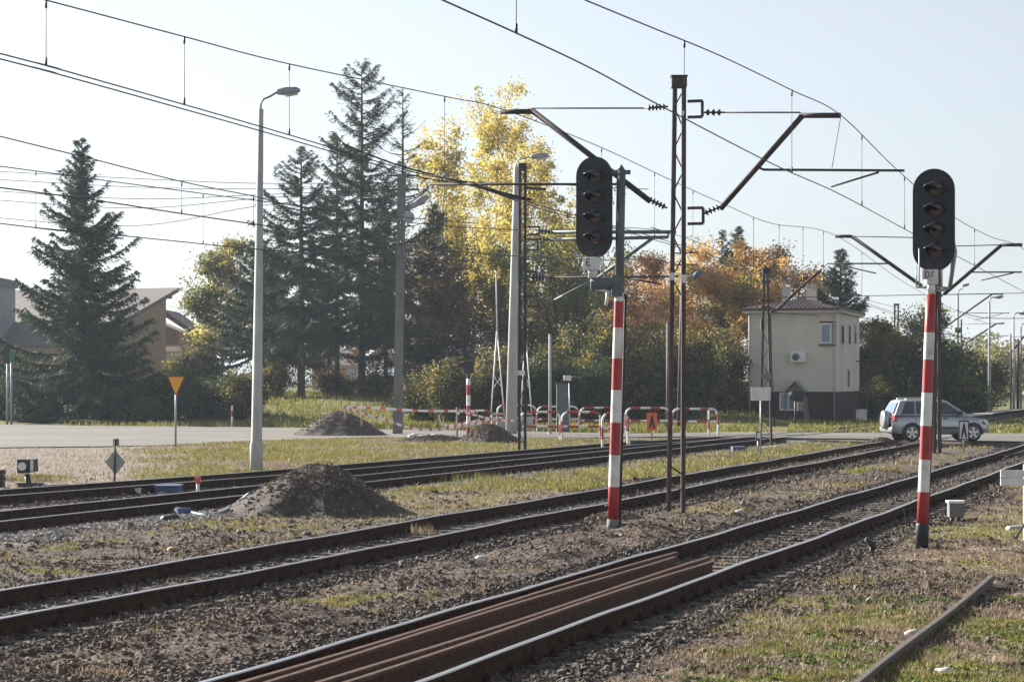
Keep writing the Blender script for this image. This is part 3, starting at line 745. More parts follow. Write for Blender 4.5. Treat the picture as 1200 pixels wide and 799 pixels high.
def main_mast():
    g = gp(791.5, 602); root = empty('catenary_mast', g, 'tall brown lattice mast with a cantilever on each side, next to the left signal', 'catenary mast')
    Y = g.y
    def q(px, py): return P(px, py, Y)-g
    def r(px, py):                                # point on the plane across the tracks through the mast
        u = (px-600)/F; t = (u*Y-g.x)/(.952+u*.307); X = g.x+.952*t; YY = Y-.307*t
        return Vector((X, YY, CZ+(HZ-py)*YY/F))-g
    lattice(root, q(783.5, 606), q(791, 97), q(800.5, 606), q(801.5, 97), .07, .16, (q(0, 350).z, q(0, 105).z, .38))
    b = MB(); b.box(q(795.5, 97), (.27, .3, .18)); b.box(q(795.5, 90), (.30, .34, .02)); b.build('mast_head', M['maststeel'], root)
    b = MB(); b.bar(q(783, 544), q(800, 556), .03, .012, up=(0, 1, 0)); b.build('tie_bar', M['maststeel'], root)
    b = MB(); b.bar(q(801, 572), q(784, 578), .03, .012, up=(0, 1, 0)); b.build('tie_bar', M['maststeel'], root)
    b = MB(); b.tube([q(784, 608), q(784, 603)], .09, 10); b.tube([q(800.5, 608), q(800.5, 603)], .09, 10); b.build('footing', M['concrete_dark'], root)
    b = MB(); b.box(q(787, 324)-Vector((0, .1, 0)), (.10, .012, .13)); b.box(q(801.2, 327)-Vector((0, .1, 0)), (.10, .012, .15)); b.build('number_plate', M['white'], root)
    # right cantilever
    frame_bracket(root, r(806, 119), r(823, 137)); frame_bracket(root, r(806, 244), r(824, 262))
    insul(root, r(824, 132), r(850, 132), .06, 3)
    b = MB(); b.tube([r(850, 132), r(938, 132)], .014, 8); b.build('top_tie', M['darksteel'], root)
    insul(root, r(824, 251), r(846, 241), .06, 4)
    b = MB(); b.tube([r(844, 245), r(941, 135)], .052, 10); b.tube([r(937, 135.5), r(985, 135.5)], .048, 10); b.build('cantilever_arm', M['darksteel'], root)
    b = MB(); b.tube([r(888, 196), r(895, 199), r(1060, 200)], .022, 8); b.tube([r(1030, 202), r(1010, 208), r(974, 219)], .018, 8); b.build('registration_arm', M['darksteel'], root)
    b = MB(); b.tube([r(985, 138), r(975, 197)], .006, 5); b.build('dropper', M['wire'], root)
    # left cantilever
    insul(root, r(783, 125), r(755, 127), .06, 5)
    b = MB(); b.tube([r(755, 127), r(623, 127)], .014, 8); b.build('top_tie', M['darksteel'], root)
    insul(root, r(782, 244), r(757, 232), .06, 5)
    b = MB(); b.tube([r(762, 236), r(624, 130)], .052, 10); b.tube([r(626, 131), r(587, 131)], .048, 10); b.build('cantilever_arm', M['darksteel'], root)
    b = MB(); b.tube([r(735, 216), r(505, 216)], .022, 8); b.tube([r(510, 205), r(540, 214), r(622, 234)], .018, 8); b.build('registration_arm', M['darksteel'], root)
    b = MB(); b.tube([r(588, 134), r(572, 188)], .006, 5); b.build('dropper', M['wire'], root)
main_mast()

def arm_mast(px, pb, pt, wide, sides, label, mt='maststeel', k=1.0, lattice_=True, name='catenary_mast', grp=None):
    """smaller copies of the same mast farther away; sides: list of (tip px, tip py, knee px, root px, root py)"""
    g = gp(px, pb); root = empty(name, g, label, 'catenary mast', grp); Y = g.y
    q = lambda x, y: P(x, y, Y)-g
    def r(x, y):
        u = (x-600)/F; t = (u*Y-g.x)/(.952+u*.307); X = g.x+.952*t; YY = Y-.307*t
        return Vector((X, YY, CZ+(HZ-y)*YY/F))-g
    if lattice_:
        lattice(root, q(px-wide/2, pb+2), q(px-wide/2+.5, pt), q(px+wide/2, pb+2), q(px+wide/2-.5, pt), .1, .16, (.3, q(0, pt).z-.3, 1.4), mt)
        b = MB(); b.box(q(px, pt), (wide*Y/F+.1, .2, .16)); b.build('mast_head', M[mt], root)
    else:
        b = MB(); b.tube([q(px, pb+2), q(px, pt)], [wide*Y/F*.6, wide*Y/F*.42], 10); b.build('post', M[mt], root)
    for (tx, ty, kx, rx, ry) in sides:
        b = MB(); b.tube([r(rx, ry), r(kx, ty)], .06, 8); b.tube([r(kx, ty), r(tx, ty)], .055, 8)
        b.build('cantilever_arm', M['darksteel'], root)
        b = MB(); b.tube([r(px, ty+ (2 if ty < 300 else 1)), r(kx, ty)], .016, 6); b.build('top_tie', M['darksteel'], root)
        fr = .45; mx = rx+(kx-rx)*fr; my = ry+(ty-ry)*fr; s = 1 if tx > px else -1
        b = MB(); b.tube([r(mx, my), r(mx+s*abs(kx-rx)*.9, my)], .025, 6); b.tube([r(mx+s*abs(kx-rx)*.75, my+1), r(mx+s*abs(kx-rx)*.2, my+abs(kx-rx)*.14)], .02, 6)
        b.build('registration_arm', M['darksteel'], root)
        i0 = r(rx, ry); i1 = r(px+(2 if tx > px else -2), ry+(rx-px)*(-.0)+abs(rx-px)*.35); insul(root, i1, i0, .06, 3)
    return root
gM = 'catenary masts along the far tracks'
arm_mast(1098, 531, 262, 6, [(1198, 287, 1174, 1106, 345), (979, 277, 998, 1080, 335)], 'dark mast half hidden behind the near right signal, with arms on both sides')
arm_mast(1102, 484, 338, 2.4, [(1176, 344.5, 1163, 1105, 385)], 'slim mast right of the near signal, second arm from the front', lattice_=False, mt='darksteel')
arm_mast(1126.5, 482, 374, 2.2, [(1177, 379, 1168, 1128, 405)], 'slim dark mast close beside the concrete post with a junction box', lattice_=False, mt='darksteel')
arm_mast(1050.5, 482, 357, 5, [], 'twin-legged bare lattice mast in front of the autumn tree behind the car')
arm_mast(1184.5, 487, 391, 1.8, [(1225, 394, 1200, 1186, 412)], 'thinnest dark mast at the right edge, left of the two lamp posts', lattice_=False, mt='darksteel')
arm_mast(1193, 486, 397, 3, [(1215, 410, 1205, 1194, 430)], 'thick dark mast standing between the lamp posts at the right edge', lattice_=False, mt='darksteel')

def m0():
    g = gp(612, 531); root = empty('catenary_mast', g, 'narrow black lattice mast with small brackets, right of the pale lamp post', 'catenary mast'); Y = g.y
    q = lambda x, y: P(x, y, Y)-g
    lattice(root, q(608.5, 533), q(609.5, 192), q(615.5, 533), q(615.5, 192), .09, .16, (.2, q(0, 200).z, .5), 'black')
    b = MB(); b.box(q(612.3, 196), (.22, .2, .25)); b.build('mast_head', M['black'], root)
    def r(x, y):
        u = (x-600)/F; t = (u*Y-g.x)/(.952+u*.307); return Vector((g.x+.952*t, Y-.307*t, CZ+(HZ-y)*(Y-.307*t)/F))-g
    for (y0, y1, x1) in ((266, 275, 632), (281, 293, 630), (319, 330, 629), (347, 359, 630)):
        frame_bracket(root, q(618, y0), q(x1, y1), .06)
    insul(root, r(632, 271), r(648, 272), .09, 3); insul(root, r(630, 280), r(646, 281), .09, 3)
    b = MB(); b.tube([r(646, 272), r(792, 272)], .06, 8); b.tube([r(644, 281), r(783, 278)], .055, 8); b.tube([r(783, 278), r(783, 272)], .03, 6)
    b.tube([r(768, 277), r(700, 326)], .055, 8); b.tube([r(700, 326), r(650, 352)], .05, 8); b.tube([r(762, 266), r(776, 271)], .02, 6); b.build('cantilever_arm', M['greysteel'], root)
    insul(root, r(622, 325), r(641, 325), .15, 4); insul(root, r(641, 325), r(650, 326), .07, 2)
    b = MB(); b.tube([r(650, 325), r(795, 324)], .03, 6); b.tube([r(735, 326), r(775, 333)], .03, 6); b.build('tie_rod', M['darksteel'], root)
    b = MB(); b.tube([q(560, 218), q(600, 232), q(622, 234)], .05, 8); b.tube([q(640, 222), q(616, 220)], .04, 8); b.build('cross_arm', M['darksteel'], root)
    b = MB(); b.box(q(611, 437)-Vector((0, .12, 0)), (.24, .02, .16)); b.build('number_plate', M['white'], root)
m0()

# the slender mast in front of the signal box
def m_house():
    g = gp(897, 521); root = empty('catenary_mast', g, 'tapering dark lattice mast standing before the signal box wall', 'catenary mast'); Y = g.y
    q = lambda x, y: P(x, y, Y)-g
    lattice(root, q(891, 522), q(895.5, 320), q(904, 522), q(899.5, 320), .075, .14, (.3, q(0, 325).z, .55))
    b = MB(); b.box(q(897.6, 318), (.26, .2, .25)); b.box(q(897.5, 330), (.34, .15, .1)); b.build('mast_head', M['black'], root)
    b = MB(); b.box(q(898, 352), (.5, .2, .06)); b.box(q(898, 360), (.42, .2, .05)); b.box(q(893, 380), (.10, .2, .4)); b.box(q(898, 441), (.34, .2, .26), m=1); b.build('cross_brackets', [M['darksteel'], M['concrete_dark']], root)
    b = MB(); b.tube([q(904, 366), q(912, 362), q(925, 349), q(952, 325), q(962, 317)], .05, 8); b.build('cantilever_arm', M['darksteel'], root)
    insul(root, q(905, 366), q(914, 361), .08, 3)
    b = MB(); b.tube([q(903, 368), q(904.5, 440), q(908, 500)], .02, 6); b.tube([q(904, 366), q(960, 370)], .012, 6); b.build('stay_wire', M['darksteel'], root)
m_house()

# ---------------------------------------------------------------- overhead lines
def line_plane(x0, y0, k):
    def f(px, py):
        u = (px-600)/F; Y = (x0-k*y0)/(u-k) ; return Vector((u*Y, Y, CZ+(HZ-py)*Y/F))
    return f
def spline(pts, n=10):
    out = []; k = len(pts)
    for i in range(k-1):
        p0, p1, p2, p3 = pts[max(i-1, 0)], pts[i], pts[i+1], pts[min(i+2, k-1)]
        for j in range(n):
            t = j/n; out.append(.5*((2*p1)+(p2-p0)*t+(2*p0-5*p1+4*p2-p3)*t*t+(3*p1-p0-3*p2+p3)*t**3))
    out.append(pts[-1]); return out
def extend(pts, L):
    d = (pts[0]-pts[1]).normalized(); return [pts[0]+d*L]+pts
def overhead(label, f, mess, cont, drops, r1=.009, r2=.009, twin=False, back=16, loc=None):
    m = [f(*p) for p in mess]; c = [f(*p) for p in cont]
    base = Vector((m[-1].x, m[-1].y, 0)); root = empty('overhead_line', base, label, 'overhead line', 'overhead contact lines')
    m = extend(m, back); c = extend(c, back)
    ms = spline(m); cs = spline(c)
    b = MB(); b.tube([p-base for p in ms], r1, 5); b.build('messenger_wire', M['wire'], root)
    b = MB(); b.tube([p-base for p in cs], r2, 5); b.build('contact_wire', M['wire'], root)
    if twin:
        b = MB(); b.tube([p-base+Vector((.0, 0, -.045))-ROWX*.05 for p in cs], r2, 5); b.build('contact_wire', M['wire'], root)
    def atY(poly, Y):
        for i in range(len(poly)-1):
            a, b2 = poly[i], poly[i+1]
            if min(a.y, b2.y) <= Y <= max(a.y, b2.y) and a.y != b2.y: return a+(b2-a)*((Y-a.y)/(b2.y-a.y))
    for dpx, dpy in drops:
        t = f(dpx, dpy); a = atY(ms, t.y); z = atY(cs, t.y)
        if a is None or z is None: continue
        b = MB(); b.tube([a-base, z-base], .0045 if t.y < 60 else .007, 5)
        b.tube([a-base-Vector((0, 0, .0)), a-base-Vector((0, 0, .09))], .014, 6); b.tube([z-base+Vector((0, 0, .09)), z-base], .014, 6); b.build('dropper', M['wire'], root)
f3 = line_plane(5.67, 39.8, .322)
overhead('overhead line of the nearest track, from top centre down to the right arms', f3,
         [(685, 0), (760, 31), (845, 66), (928, 106), (985, 135), (1048, 196), (1110, 249), (1160, 277), (1197, 290), (1235, 322)],
         [(518, 0), (605, 39), (690, 79), (770, 122), (905, 192), (985, 228), (1065, 271), (1140, 310), (1200, 342), (1240, 364)],
         [(605, 10), (928, 106), (1010, 160), (1060, 210), (1090, 235), (1142, 268), (802, 50)])
f2 = line_plane(-.19, 41.7, .322)
overhead('overhead line of the middle track, from top left to the left mast arm', f2,
         [(52, 0), (215, 43), (338, 75), (520, 113), (588, 128), (700, 171), (790, 213), (850, 240), (905, 262), (979, 276), (1060, 331), (1130, 369), (1165, 381)],
         [(0, 63), (50, 76), (220, 124), (338, 158), (490, 203), (560, 216), (640, 243), (780, 282), (900, 322), (1000, 350), (1100, 385), (1165, 407)],
         [(54, 2), (216, 44), (339, 75), (521, 113), (705, 174), (767, 200), (812, 222), (883, 254), (913, 265), (941, 272), (965, 275), (1010, 305)], twin=True)
f1 = line_plane(4.6, 73, .35)
overhead('overhead line of the far pair nearer track, passing above the left spruce', f1,
         [(0, 160), (110, 187), (213, 213), (297, 230), (345, 241), (480, 261), (620, 270), (775, 271), (900, 317), (1010, 350), (1100, 372)],
         [(0, 220), (100, 233), (210, 250), (300, 263), (420, 280), (560, 297), (700, 305), (780, 307), (900, 342), (1010, 372), (1100, 395)],
         [(213, 213), (297, 230), (390, 248), (470, 260), (560, 267)], r1=.011, r2=.013, back=30)
f1b = line_plane(-4.0, 60, .47)
overhead('lowest overhead line at the left, along the outermost track', f1b,
         [(0, 195), (60, 203), (140, 214), (238, 227), (300, 235), (420, 250), (560, 262)],
         [(0, 262), (42, 267), (150, 277), (238, 286), (300, 292), (420, 300), (560, 306)],
         [(42, 200), (238, 227), (330, 238)], r1=.012, r2=.013, back=30)
# power and telephone lines strung across
def span(name, label, pts, Ys, r=.02, grp='thin power lines'):
    p = [P(x, y, Y) for (x, y), Y in zip(pts, Ys)]; b0 = p[0]
    b = MB(); b.tube([v-b0 for v in spline(p, 8)], r, 5); o = b.build(name, M['wire'], loc=b0); tag(o, label, 'wire', grp)
for k, (yl, yr) in enumerate(((204, 214), (213, 219), (226, 222), (236, 222.5), (256, 224))):
    span('power_line', ['uppermost faint wire left of the concrete pole', 'second faint wire running left from the concrete pole crossarm', 'third faint wire crossing the left spruce',
         'fourth faint wire crossing the left spruce', 'lowest faint wire running left from the crossarms'][k],
         [(-60, yl-6), (150, yl+5+k), (300, yl+(yr-yl)*.6+5), (462, yr)], [108, 106, 103, 101], .016)
span('power_line', 'faint wire from the concrete pole crossarm to the right through the golden poplar', [(474, 208), (560, 214), (640, 216), (760, 222)], [101, 104, 108, 112], .02)
span('feeder_cable', 'dark cable stretched from the black mast towards the upper left past the dead spruce', [(400, 168), (470, 195), (540, 213), (600, 232)], [73, 74, 74.5, 75], .03, None)
span('power_line', 'long wire crossing above the signal box roof towards the right', [(780, 352), (860, 350), (1000, 347), (1230, 343)], [118, 119, 121, 125], .02)
span('power_line', 'wire over the far tracks, above the car', [(1120, 363), (1150, 372), (1200, 373), (1240, 372)], [140, 140, 140, 140], .022)
span('power_line', 'sagging wire between the slim masts above the far trees', [(1103, 390), (1150, 400), (1190, 412), (1240, 420)], [130, 140, 150, 160], .022)
# ---------------------------------------------------------------- lamp posts and poles
def lamp_post(px, pb, pt, w0, w1, lamp, label, mt='concrete', grp=None, name='street_lamp', lean=0, collar=False):
    """lamp = (tip px, tip py, neck rise px, lamp length px)"""
    g = gp(px, pb); Y = g.y; q = lambda x, y: P(x, y, Y)-g
    root = empty(name, g, label, 'street lamp', grp)
    b = MB(); k = Y/F/2
    if collar: b.tube([q(px, pb+3), q(px, pb-32), q(px+.2, pb-36), q(px+lean, pt)], [w0*k*1.12, w0*k*1.1, w0*k*.93, w1*k], 16)
    else: b.tube([q(px, pb+3), q(px+lean, pt)], [w0*k, w1*k], 12)
    b.build('pole', M[mt], root)
    tx, ty, rise, ln = lamp; x0 = px+lean
    s = 1 if tx > x0 else -1
    b = MB(); r = max(.03, .9*Y/F/1.2)
    b.tube([q(x0, pt+2), q(x0, pt-rise*.45), q(x0+s*rise*.25, pt-rise*.8), q(x0+s*rise*.7, pt-rise*.97), q(tx-s*ln*.85, ty+1)], r, 8); b.build('arm', M['galv'], root)
    a = q(tx-s*ln, ty+2); e = q(tx, ty); d = (e-a); L = d.length
    b = MB(); hw = L*.19; pts = [a, a+d*.12, a+d*.45, a+d*.85, e]
    b.tube(pts, [hw*.25, hw*.62, hw*.9, hw*.75, hw*.25], 10); o = b.build('lamp_head', M['galv'], root)
    b = MB(); b.tube([a+d*.42-Vector((0, 0, hw*.62)), a+d*.9-Vector((0, 0, hw*.5))], [hw*.6, hw*.45], 8); b.build('lamp_glass', M['headlight'], o)
    return root
lamp_post(300.5, 553, 128, 14, 6.5, (352, 106, 15, 30), 'tall pale concrete street lamp standing alone behind the near soil mound', lean=5, collar=True)
lamp_post(599, 509, 196, 14, 6, (643, 182, 10, 22), 'pale concrete street lamp touching the black lattice mast', lean=6)
r_ = lamp_post(1122.5, 484, 346, 4.6, 2.5, (1136, 333, 8, 9), 'grey lamp post with a junction box halfway up, right of the near signal', mt='concrete')
g = gp(1122.5, 484); b = MB(); b.box(P(1121.5, 387, g.y)-g-Vector((0, .25, 0)), (.38, .25, .38)); b.build('junction_box', M['black'], r_)
lamp_post(1159.5, 489, 355, 4.2, 2.3, (1176, 347, 7, 10), 'smooth grey lamp post above the right end of the platform')
lamp_post(1188, 488, 373, 3.2, 1.8, (1204, 366, 7, 10), 'pale lamp post at the right edge, left of the thick dark mast')
lamp_post(1098.5, 486, 350, 2.2, 1.4, (1112, 363, 3, 7), 'thin lamp post directly behind the near right signal', mt='concrete_dark')
lamp_post(1196.5, 488, 384, 2.2, 1.5, (1212, 378, 5, 7), 'thin lamp post cut by the right edge of the view', mt='concrete_dark')

def power_pole():
    g = gp(466, 509); Y = g.y; q = lambda x, y: P(x, y, Y)-g
    root = empty('power_pole', g, 'old concrete power pole with crossarms and a lamp, behind the broad soil mound', 'power pole')
    b = MB(); b.bar(q(465.5, 511), q(471, 204), .36, .30, up=(0, 1, 0)); b.bar(q(466, 509), q(467.5, 440), .42, .36, up=(0, 1, 0)); b.build('pole', M['concrete_dark'], root)
    b = MB(); b.bar(q(453, 206), q(492, 206), .07, .07); b.bar(q(456, 223), q(491, 222), .07, .07); b.build('crossarm', M['darksteel'], root)
    for x, y in ((455, 203), (475, 203), (490, 203), (458, 219), (489, 219)):
        insul(root, q(x, y+2), q(x, y-4), .06, 2)
    b = MB(); b.tube([q(471, 246), q(478, 243), q(485, 240)], .04, 8); b.build('lamp_arm', M['galv'], root)
    b = MB(); b.tube([q(478, 244), q(484, 241), q(494, 235), q(502, 230)], [.04, .13, .17, .10], 10); b.build('lamp_head', M['galv'], root)
    b = MB(); Mx = Matrix(((.8, 0, .6), (0, 1, 0), (-.6, 0, .8))) @ Matrix(((1, 0, 0), (0, 0, -1), (0, 1, 0)))
    b.lathe([(.02, .03), (.14, .06), (.24, .12), (.26, .16)], q(479, 255), 16, M=Mx); b.tube([q(472, 255), q(480, 255)], .03, 6); b.build('dish', M['galv'], root)
power_pole()
def simple_pole(px, pb, pt, r0, label, mt, name='pole', cat='pole', r1=None):
    g = gp(px, pb); b = MB(); b.tube([(0, 0, -.1), P(px, pt, g.y)-g], [r0, r1 or r0*.8], 10)
    b.lathe([(r0*1.5, 0), (r0*1.5, .06), (r0*1.1, .08)], (0, 0, 0), 10)
    b.tube([P(px, pt, g.y)-g, P(px, pt, g.y)-g+Vector((0, 0, .03))], [(r1 or r0*.8)*1.15]*2, 10)
    return tag(b.build(name, M[mt], loc=g), label, cat)
simple_pole(644.5, 509, 392, .07, 'thin grey metal pole behind the barriers, left of the dark cabinet', 'concrete')
simple_pole(784, 506, 378, .15, 'dark wooden pole seen between the legs of the tall lattice mast', 'darksteel')

def power_pole2():
    g = gp(797, 505); Y = g.y; q = lambda x, y: P(x, y, Y)-g
    root = empty('power_pole', g, 'brown power pole with crossarms and a blue-grey lamp behind the tall lattice mast', 'power pole')
    b = MB(); b.tube([q(797, 507), q(801, 292)], [.18, .10], 10); b.build('pole', M['darksteel'], root)
    b = MB(); b.bar(q(786, 297), q(818, 296), .06, .06); b.bar(q(789, 310), q(818, 310), .06, .06); b.build('crossarm', M['darksteel'], root)
    b = MB(); b.tube([q(801, 327), q(808, 324), q(814, 321)], .03, 6); b.build('lamp_arm', M['galv'], root)
    b = MB(); b.tube([q(812, 326), q(817, 322), q(822, 318)], [.1, .16, .09], 8); b.build('lamp_head', M['bluepaint'], root)
power_pole2()

# ---------------------------------------------------------------- red and white hoop barriers
def hoop(x0, x1, yt, yb, label, ym=None, extra=None, closed=True):
    """x0..x1 in photo pixels at the depth given by the foot row yb"""
    g = gp((x0+x1)/2, yb); Y = g.y; k = Y/F; W = (x1-x0)*k; H = (yb-yt)*k; r = .042; rc = min(.28, W*.3)
    root = empty('hoop_barrier', g, label, 'barrier', 'red and white hoop barriers at the crossing')
    def piped(pts, step=.42, name='frame', ph=0):
        out = [Vector(pts[0])]; bd = []; acc = ph
        for i in range(len(pts)-1):
            a = Vector(pts[i]); c = Vector(pts[i+1]); L = (c-a).length; n = max(1, int(L/.07+.5))
            for j in range(n):
                out.append(a+(c-a)*((j+1)/n)); acc += L/n; bd.append(int(acc/step) % 2)
        b = MB()
        # split points at colour changes keep hard bands
        b.tube(out, r, 8, bands=bd+[bd[-1]]); return b.build(name, [M['white'], M['red']], root)
    pts = [(-W/2, 0, 0), (-W/2, 0, H-rc)]
    for a in range(1, 6): t = a/5*math.pi/2; pts.append((-W/2+rc-rc*math.cos(t), 0, H-rc+rc*math.sin(t)))
    if closed:
        for a in range(0, 6): t = math.pi/2-a/5*math.pi/2; pts.append((W/2-rc+rc*math.cos(t), 0, H-rc+rc*math.sin(t)))
        pts.append((W/2, 0, 0))
    else: pts.append((W/2, 0, H))
    piped(pts)
    hm = H*.5 if ym is None else (yb-ym)*k
    piped([(-W/2, 0, hm), (W/2, 0, hm)], name='rail', ph=.2)
    if extra: piped([(-W/2+extra*W, 0, 0), (-W/2+extra*W, 0, H)], name='post', ph=.1)
    return root
hoop(629.5, 678, 476, 506, 'back row hoop barrier between the grey pole and the dark cabinet', 491)
hoop(679.5, 731, 477, 507, 'back row hoop barrier passing behind the left signal pole', 492)
hoop(733.5, 785, 478, 509, 'back row hoop barrier behind the orange caution board', 493)
hoop(787.5, 841.5, 479, 511, 'last hoop barrier of the back row, right of the tall lattice mast', 494, extra=.80)
hoop(583, 628, 475, 505, 'back row hoop barrier behind the black lattice mast', 490)
hoop(610, 656.5, 483, 517, 'front row hoop barrier just right of the black lattice mast', 500)
hoop(658.5, 704, 483, 518, 'front row hoop barrier left of the short single one', 500)
hoop(706, 736, 484, 527, 'nearest hoop barrier, its left post standing free before the left signal', 502)
hoop(536, 577, 481, 508, 'left end hoop barrier behind the red and white tape', 497)

# ---------------------------------------------------------------- raised crossing booms with their counterweight frames
def boom(px, pb, pt, yk, wide, label):
    g = gp(px, pb); Y = g.y; q = lambda x, y: P(x, y, Y)-g
    root = empty('crossing_boom', g, label, 'barrier boom', 'raised crossing booms')
    b = MB(); b.tube([q(px-1, yk), q(px-2.3, pt)], [.035, .018], 8); b.build('boom_tip', M['white'], root)
    b = MB(); b.tube([q(px-wide, pb), q(px-1.3, yk), ], .028, 6); b.tube([q(px+wide-.5, pb), q(px-.8, yk)], .028, 6)
    b.build('boom_frame', M['white'], root)
    b = MB(); f = .62; ya = pb+(yk-pb)*.42; yb2 = pb+(yk-pb)*.56; w0 = wide*.58; w1 = wide*.46
    b.tube([q(px-w0, ya), q(px-.5, (ya+yb2)/2-1), q(px+w0, ya)], .022, 6); b.tube([q(px-w1, yb2), q(px-.5, (ya+yb2)/2+1), q(px+w1, yb2)], .022, 6); b.build('cross_brace', M['white'], root)
    b = MB(); b.box(q(px, pb-7)+Vector((0, .1, 0)), (.62, .5, .8)); b.box(q(px, pb-20)+Vector((0, .1, 0)), (.54, .44, .1)); b.build('drive_box', M['concrete'], root, bevel=.08)
boom(583.5, 505, 318, 388, 9.5, 'raised white crossing boom left of the pale lamp post, on a rounded grey drive box')
boom(617, 505, 330, 392, 8, 'raised white crossing boom half hidden behind the black lattice mast')

def road_signal():
    g = gp(549, 511); Y = g.y; q = lambda x, y: P(x, y, Y)-g
    root = empty('crossing_signal', g, 'black crossing light with a visor on a short red and white post beside the tape', 'crossing signal')
    rows = [512, 500, 487.5, 475, 463, 451, 443.5]
    b = MB(); b.tube([q(549, r) for r in rows], .085, 12, bands=[1, 0, 1, 0, 1, 0, 1][:7]); b.build('post', [M['white'], M['red']], root)
    b = MB(); b.tube([q(549, 444), q(549, 436)], .07, 8); b.box(q(549, 430), (.42, .3, .5)); b.box(q(541, 428), (.34, .26, .16)); b.build('light_box', M['black'], root, bevel=.03)
    b = MB(); b.box(q(540, 424.5), (.4, .34, .02)); b.build('visor', M['black'], root)
road_signal()

def cabinet():
    g = gp(660, 507); Y = g.y; q = lambda x, y: P(x, y, Y)-g
    root = empty('equipment_cabinet', g, 'tall dark grey equipment cabinet behind the hoop barriers', 'cabinet')
    b = MB(); b.box(q(660, 478)+Vector((0, .25, 0)), (15.5*Y/F, .5, 58*Y/F)); b.build('body', M['greysteel'], root, bevel=.02)
    b = MB(); b.box(q(660, 449)+Vector((0, .25, 0)), (17*Y/F, .58, .05)); b.build('roof', M['darksteel'], root)
    b = MB(); b.box(q(660, 478)-Vector((0, .015, 0)), (13.5*Y/F, .02, 52*Y/F)); d = b.build('door', M['greysteel'], root)
    b = MB(); b.box(q(664.5, 480)-Vector((0, .04, 0)), (.05, .03, .16)); b.build('handle', M['galv'], d)
    g2 = gp(668, 508); q2 = lambda x, y: P(x, y, g2.y)-g2
    r2 = empty('meter_box', g2, 'small white box on a thin post above the dark cabinet', 'box')
    b = MB(); b.tube([(0, 0, 0), q2(667, 449)], .025, 6); b.build('post', M['galv'], r2)
    b = MB(); b.box(q2(665, 443), (9*g2.y/F, .2, 6*g2.y/F)); b.build('housing', M['white'], r2, bevel=.04)
cabinet()

# ---------------------------------------------------------------- boards and signs
def board(px, pb, pc, w_, h_, name, label, face, border, arrow, post, yaw=0, cat='sign'):
    g = gp(px, pb); Y = g.y; q = lambda x, y: P(x, y, Y)-g; k = Y/F
    root = empty(name, g, label, cat)
    b = MB(); b.tube([(0, .03, -.05), q(px, pc)+Vector((0, .03, 0))], .022, 8); b.build('post', M[post], root)
    c = q(px, pc); W = w_*k; H = h_*k
    b = MB(); b.box(c, (W, .02, H)); b.build('board', M[border], root)
    b = MB(); b.box(c-Vector((0, .013, 0)), (W*.80, .006, H*.86)); b.build('panel', M[face], root)
    if arrow:
        y = -.020; T = c+Vector((0, y, H*.36)); L_ = c+Vector((-W*.27, y, -H*.37)); R_ = c+Vector((W*.27, y, -H*.37))
        b = MB(); t = W*.13; ap = .42
        b.prism([T+Vector((-t*.5, 0, 0)), L_+Vector((-t*.3, 0, 0)), L_+Vector((t*1.0, 0, 0)), T+Vector((0, 0, -H*ap))], (0, -.004, 0))
        b.prism([T+Vector((t*.5, 0, 0)), T+Vector((0, 0, -H*ap)), R_+Vector((-t*1.0, 0, 0)), R_+Vector((t*.3, 0, 0))], (0, -.0045, 0))
        b.prism([T+Vector((-t*.5, -.001, 0)), T+Vector((0, -.001, -H*ap-.001)), T+Vector((t*.5, -.001, 0))], (0, -.005, 0))
        b.build('chevron', M[arrow], root)
    return root
board(764, 521, 494, 12, 21, 'caution_board', 'orange board with a black upward chevron before the hoop barriers', 'orange', 'orange', 'black', 'darksteel')
board(1129.5, 530, 504, 12, 23, 'caution_board', 'white board with a black upward chevron and black rim in front of the car', 'white', 'black', 'black', 'galv')
r_ = board(891.5, 533, 461.5, 23, 15.5, 'notice_board', 'blank white board on a slim pale pole before the signal box', 'white', 'white', None, 'galv')
def yield_sign():
    g = gp(205.5, 524); Y = g.y; q = lambda x, y: P(x, y, Y)-g
    root = empty('yield_sign', g, 'orange-yellow downward triangle with red edge on a thin post by the road', 'road sign')
    b = MB(); b.tube([(0, .04, -.05), q(206, 446)+Vector((0, .04, 0))], .035, 8); b.build('post', M['galv'], root)
    def tri(s, y, d, m, nm):
        c = q(206.2, 449); pts = []
        for (x, z) in ((-10.5, 8.5), (10.5, 8.5), (.0, -16)):
            pts.append(c+Vector((x*s*Y/F, y, z*s*Y/F)))
        b = MB(); b.prism(pts, (0, d, 0)); b.build(nm, m, root)
    tri(1, .0, .015, M['red'], 'border'); tri(.86, -.012, .008, M['yellow'], 'panel')
yield_sign()
def diamond():
    g = gp(134.5, 565); Y = g.y; q = lambda x, y: P(x, y, Y)-g
    root = empty('diamond_sign', g, 'grey back of a diamond-shaped track sign with a small square plate on top', 'sign')
    b = MB(); b.tube([(0, -.03, -.05), q(135, 514)+Vector((0, -.03, 0))], .022, 8); b.build('post', M['darksteel'], root)
    b = MB(); b.prism([q(135, 527), q(147, 541.5), q(135.5, 556), q(123, 541.5)], (0, .012, 0)); b.build('diamond', M['galv'], root)
    b = MB(); b.box(q(136, 518), (7*Y/F, .012, 8*Y/F)); b.build('square_plate', M['concrete_dark'], root)
diamond()
def marker(px, pb, pt, w_, label, top_rows):
    g = gp(px, pb); Y = g.y; q = lambda x, y: P(x, y, Y)-g
    b = MB(); rows = [pb+1]+top_rows+[pt]; n = len(rows)
    b.tube([q(px, r) for r in rows], w_*Y/F/2, 8, bands=[k % 2 for k in range(n)])
    return tag(b.build('marker_post', [M['white'], M['red']], loc=g), label, 'marker post')
marker(272, 500, 475, 2.4, 'little white and red marker post at the foot of the dark hedge', [488, 481])
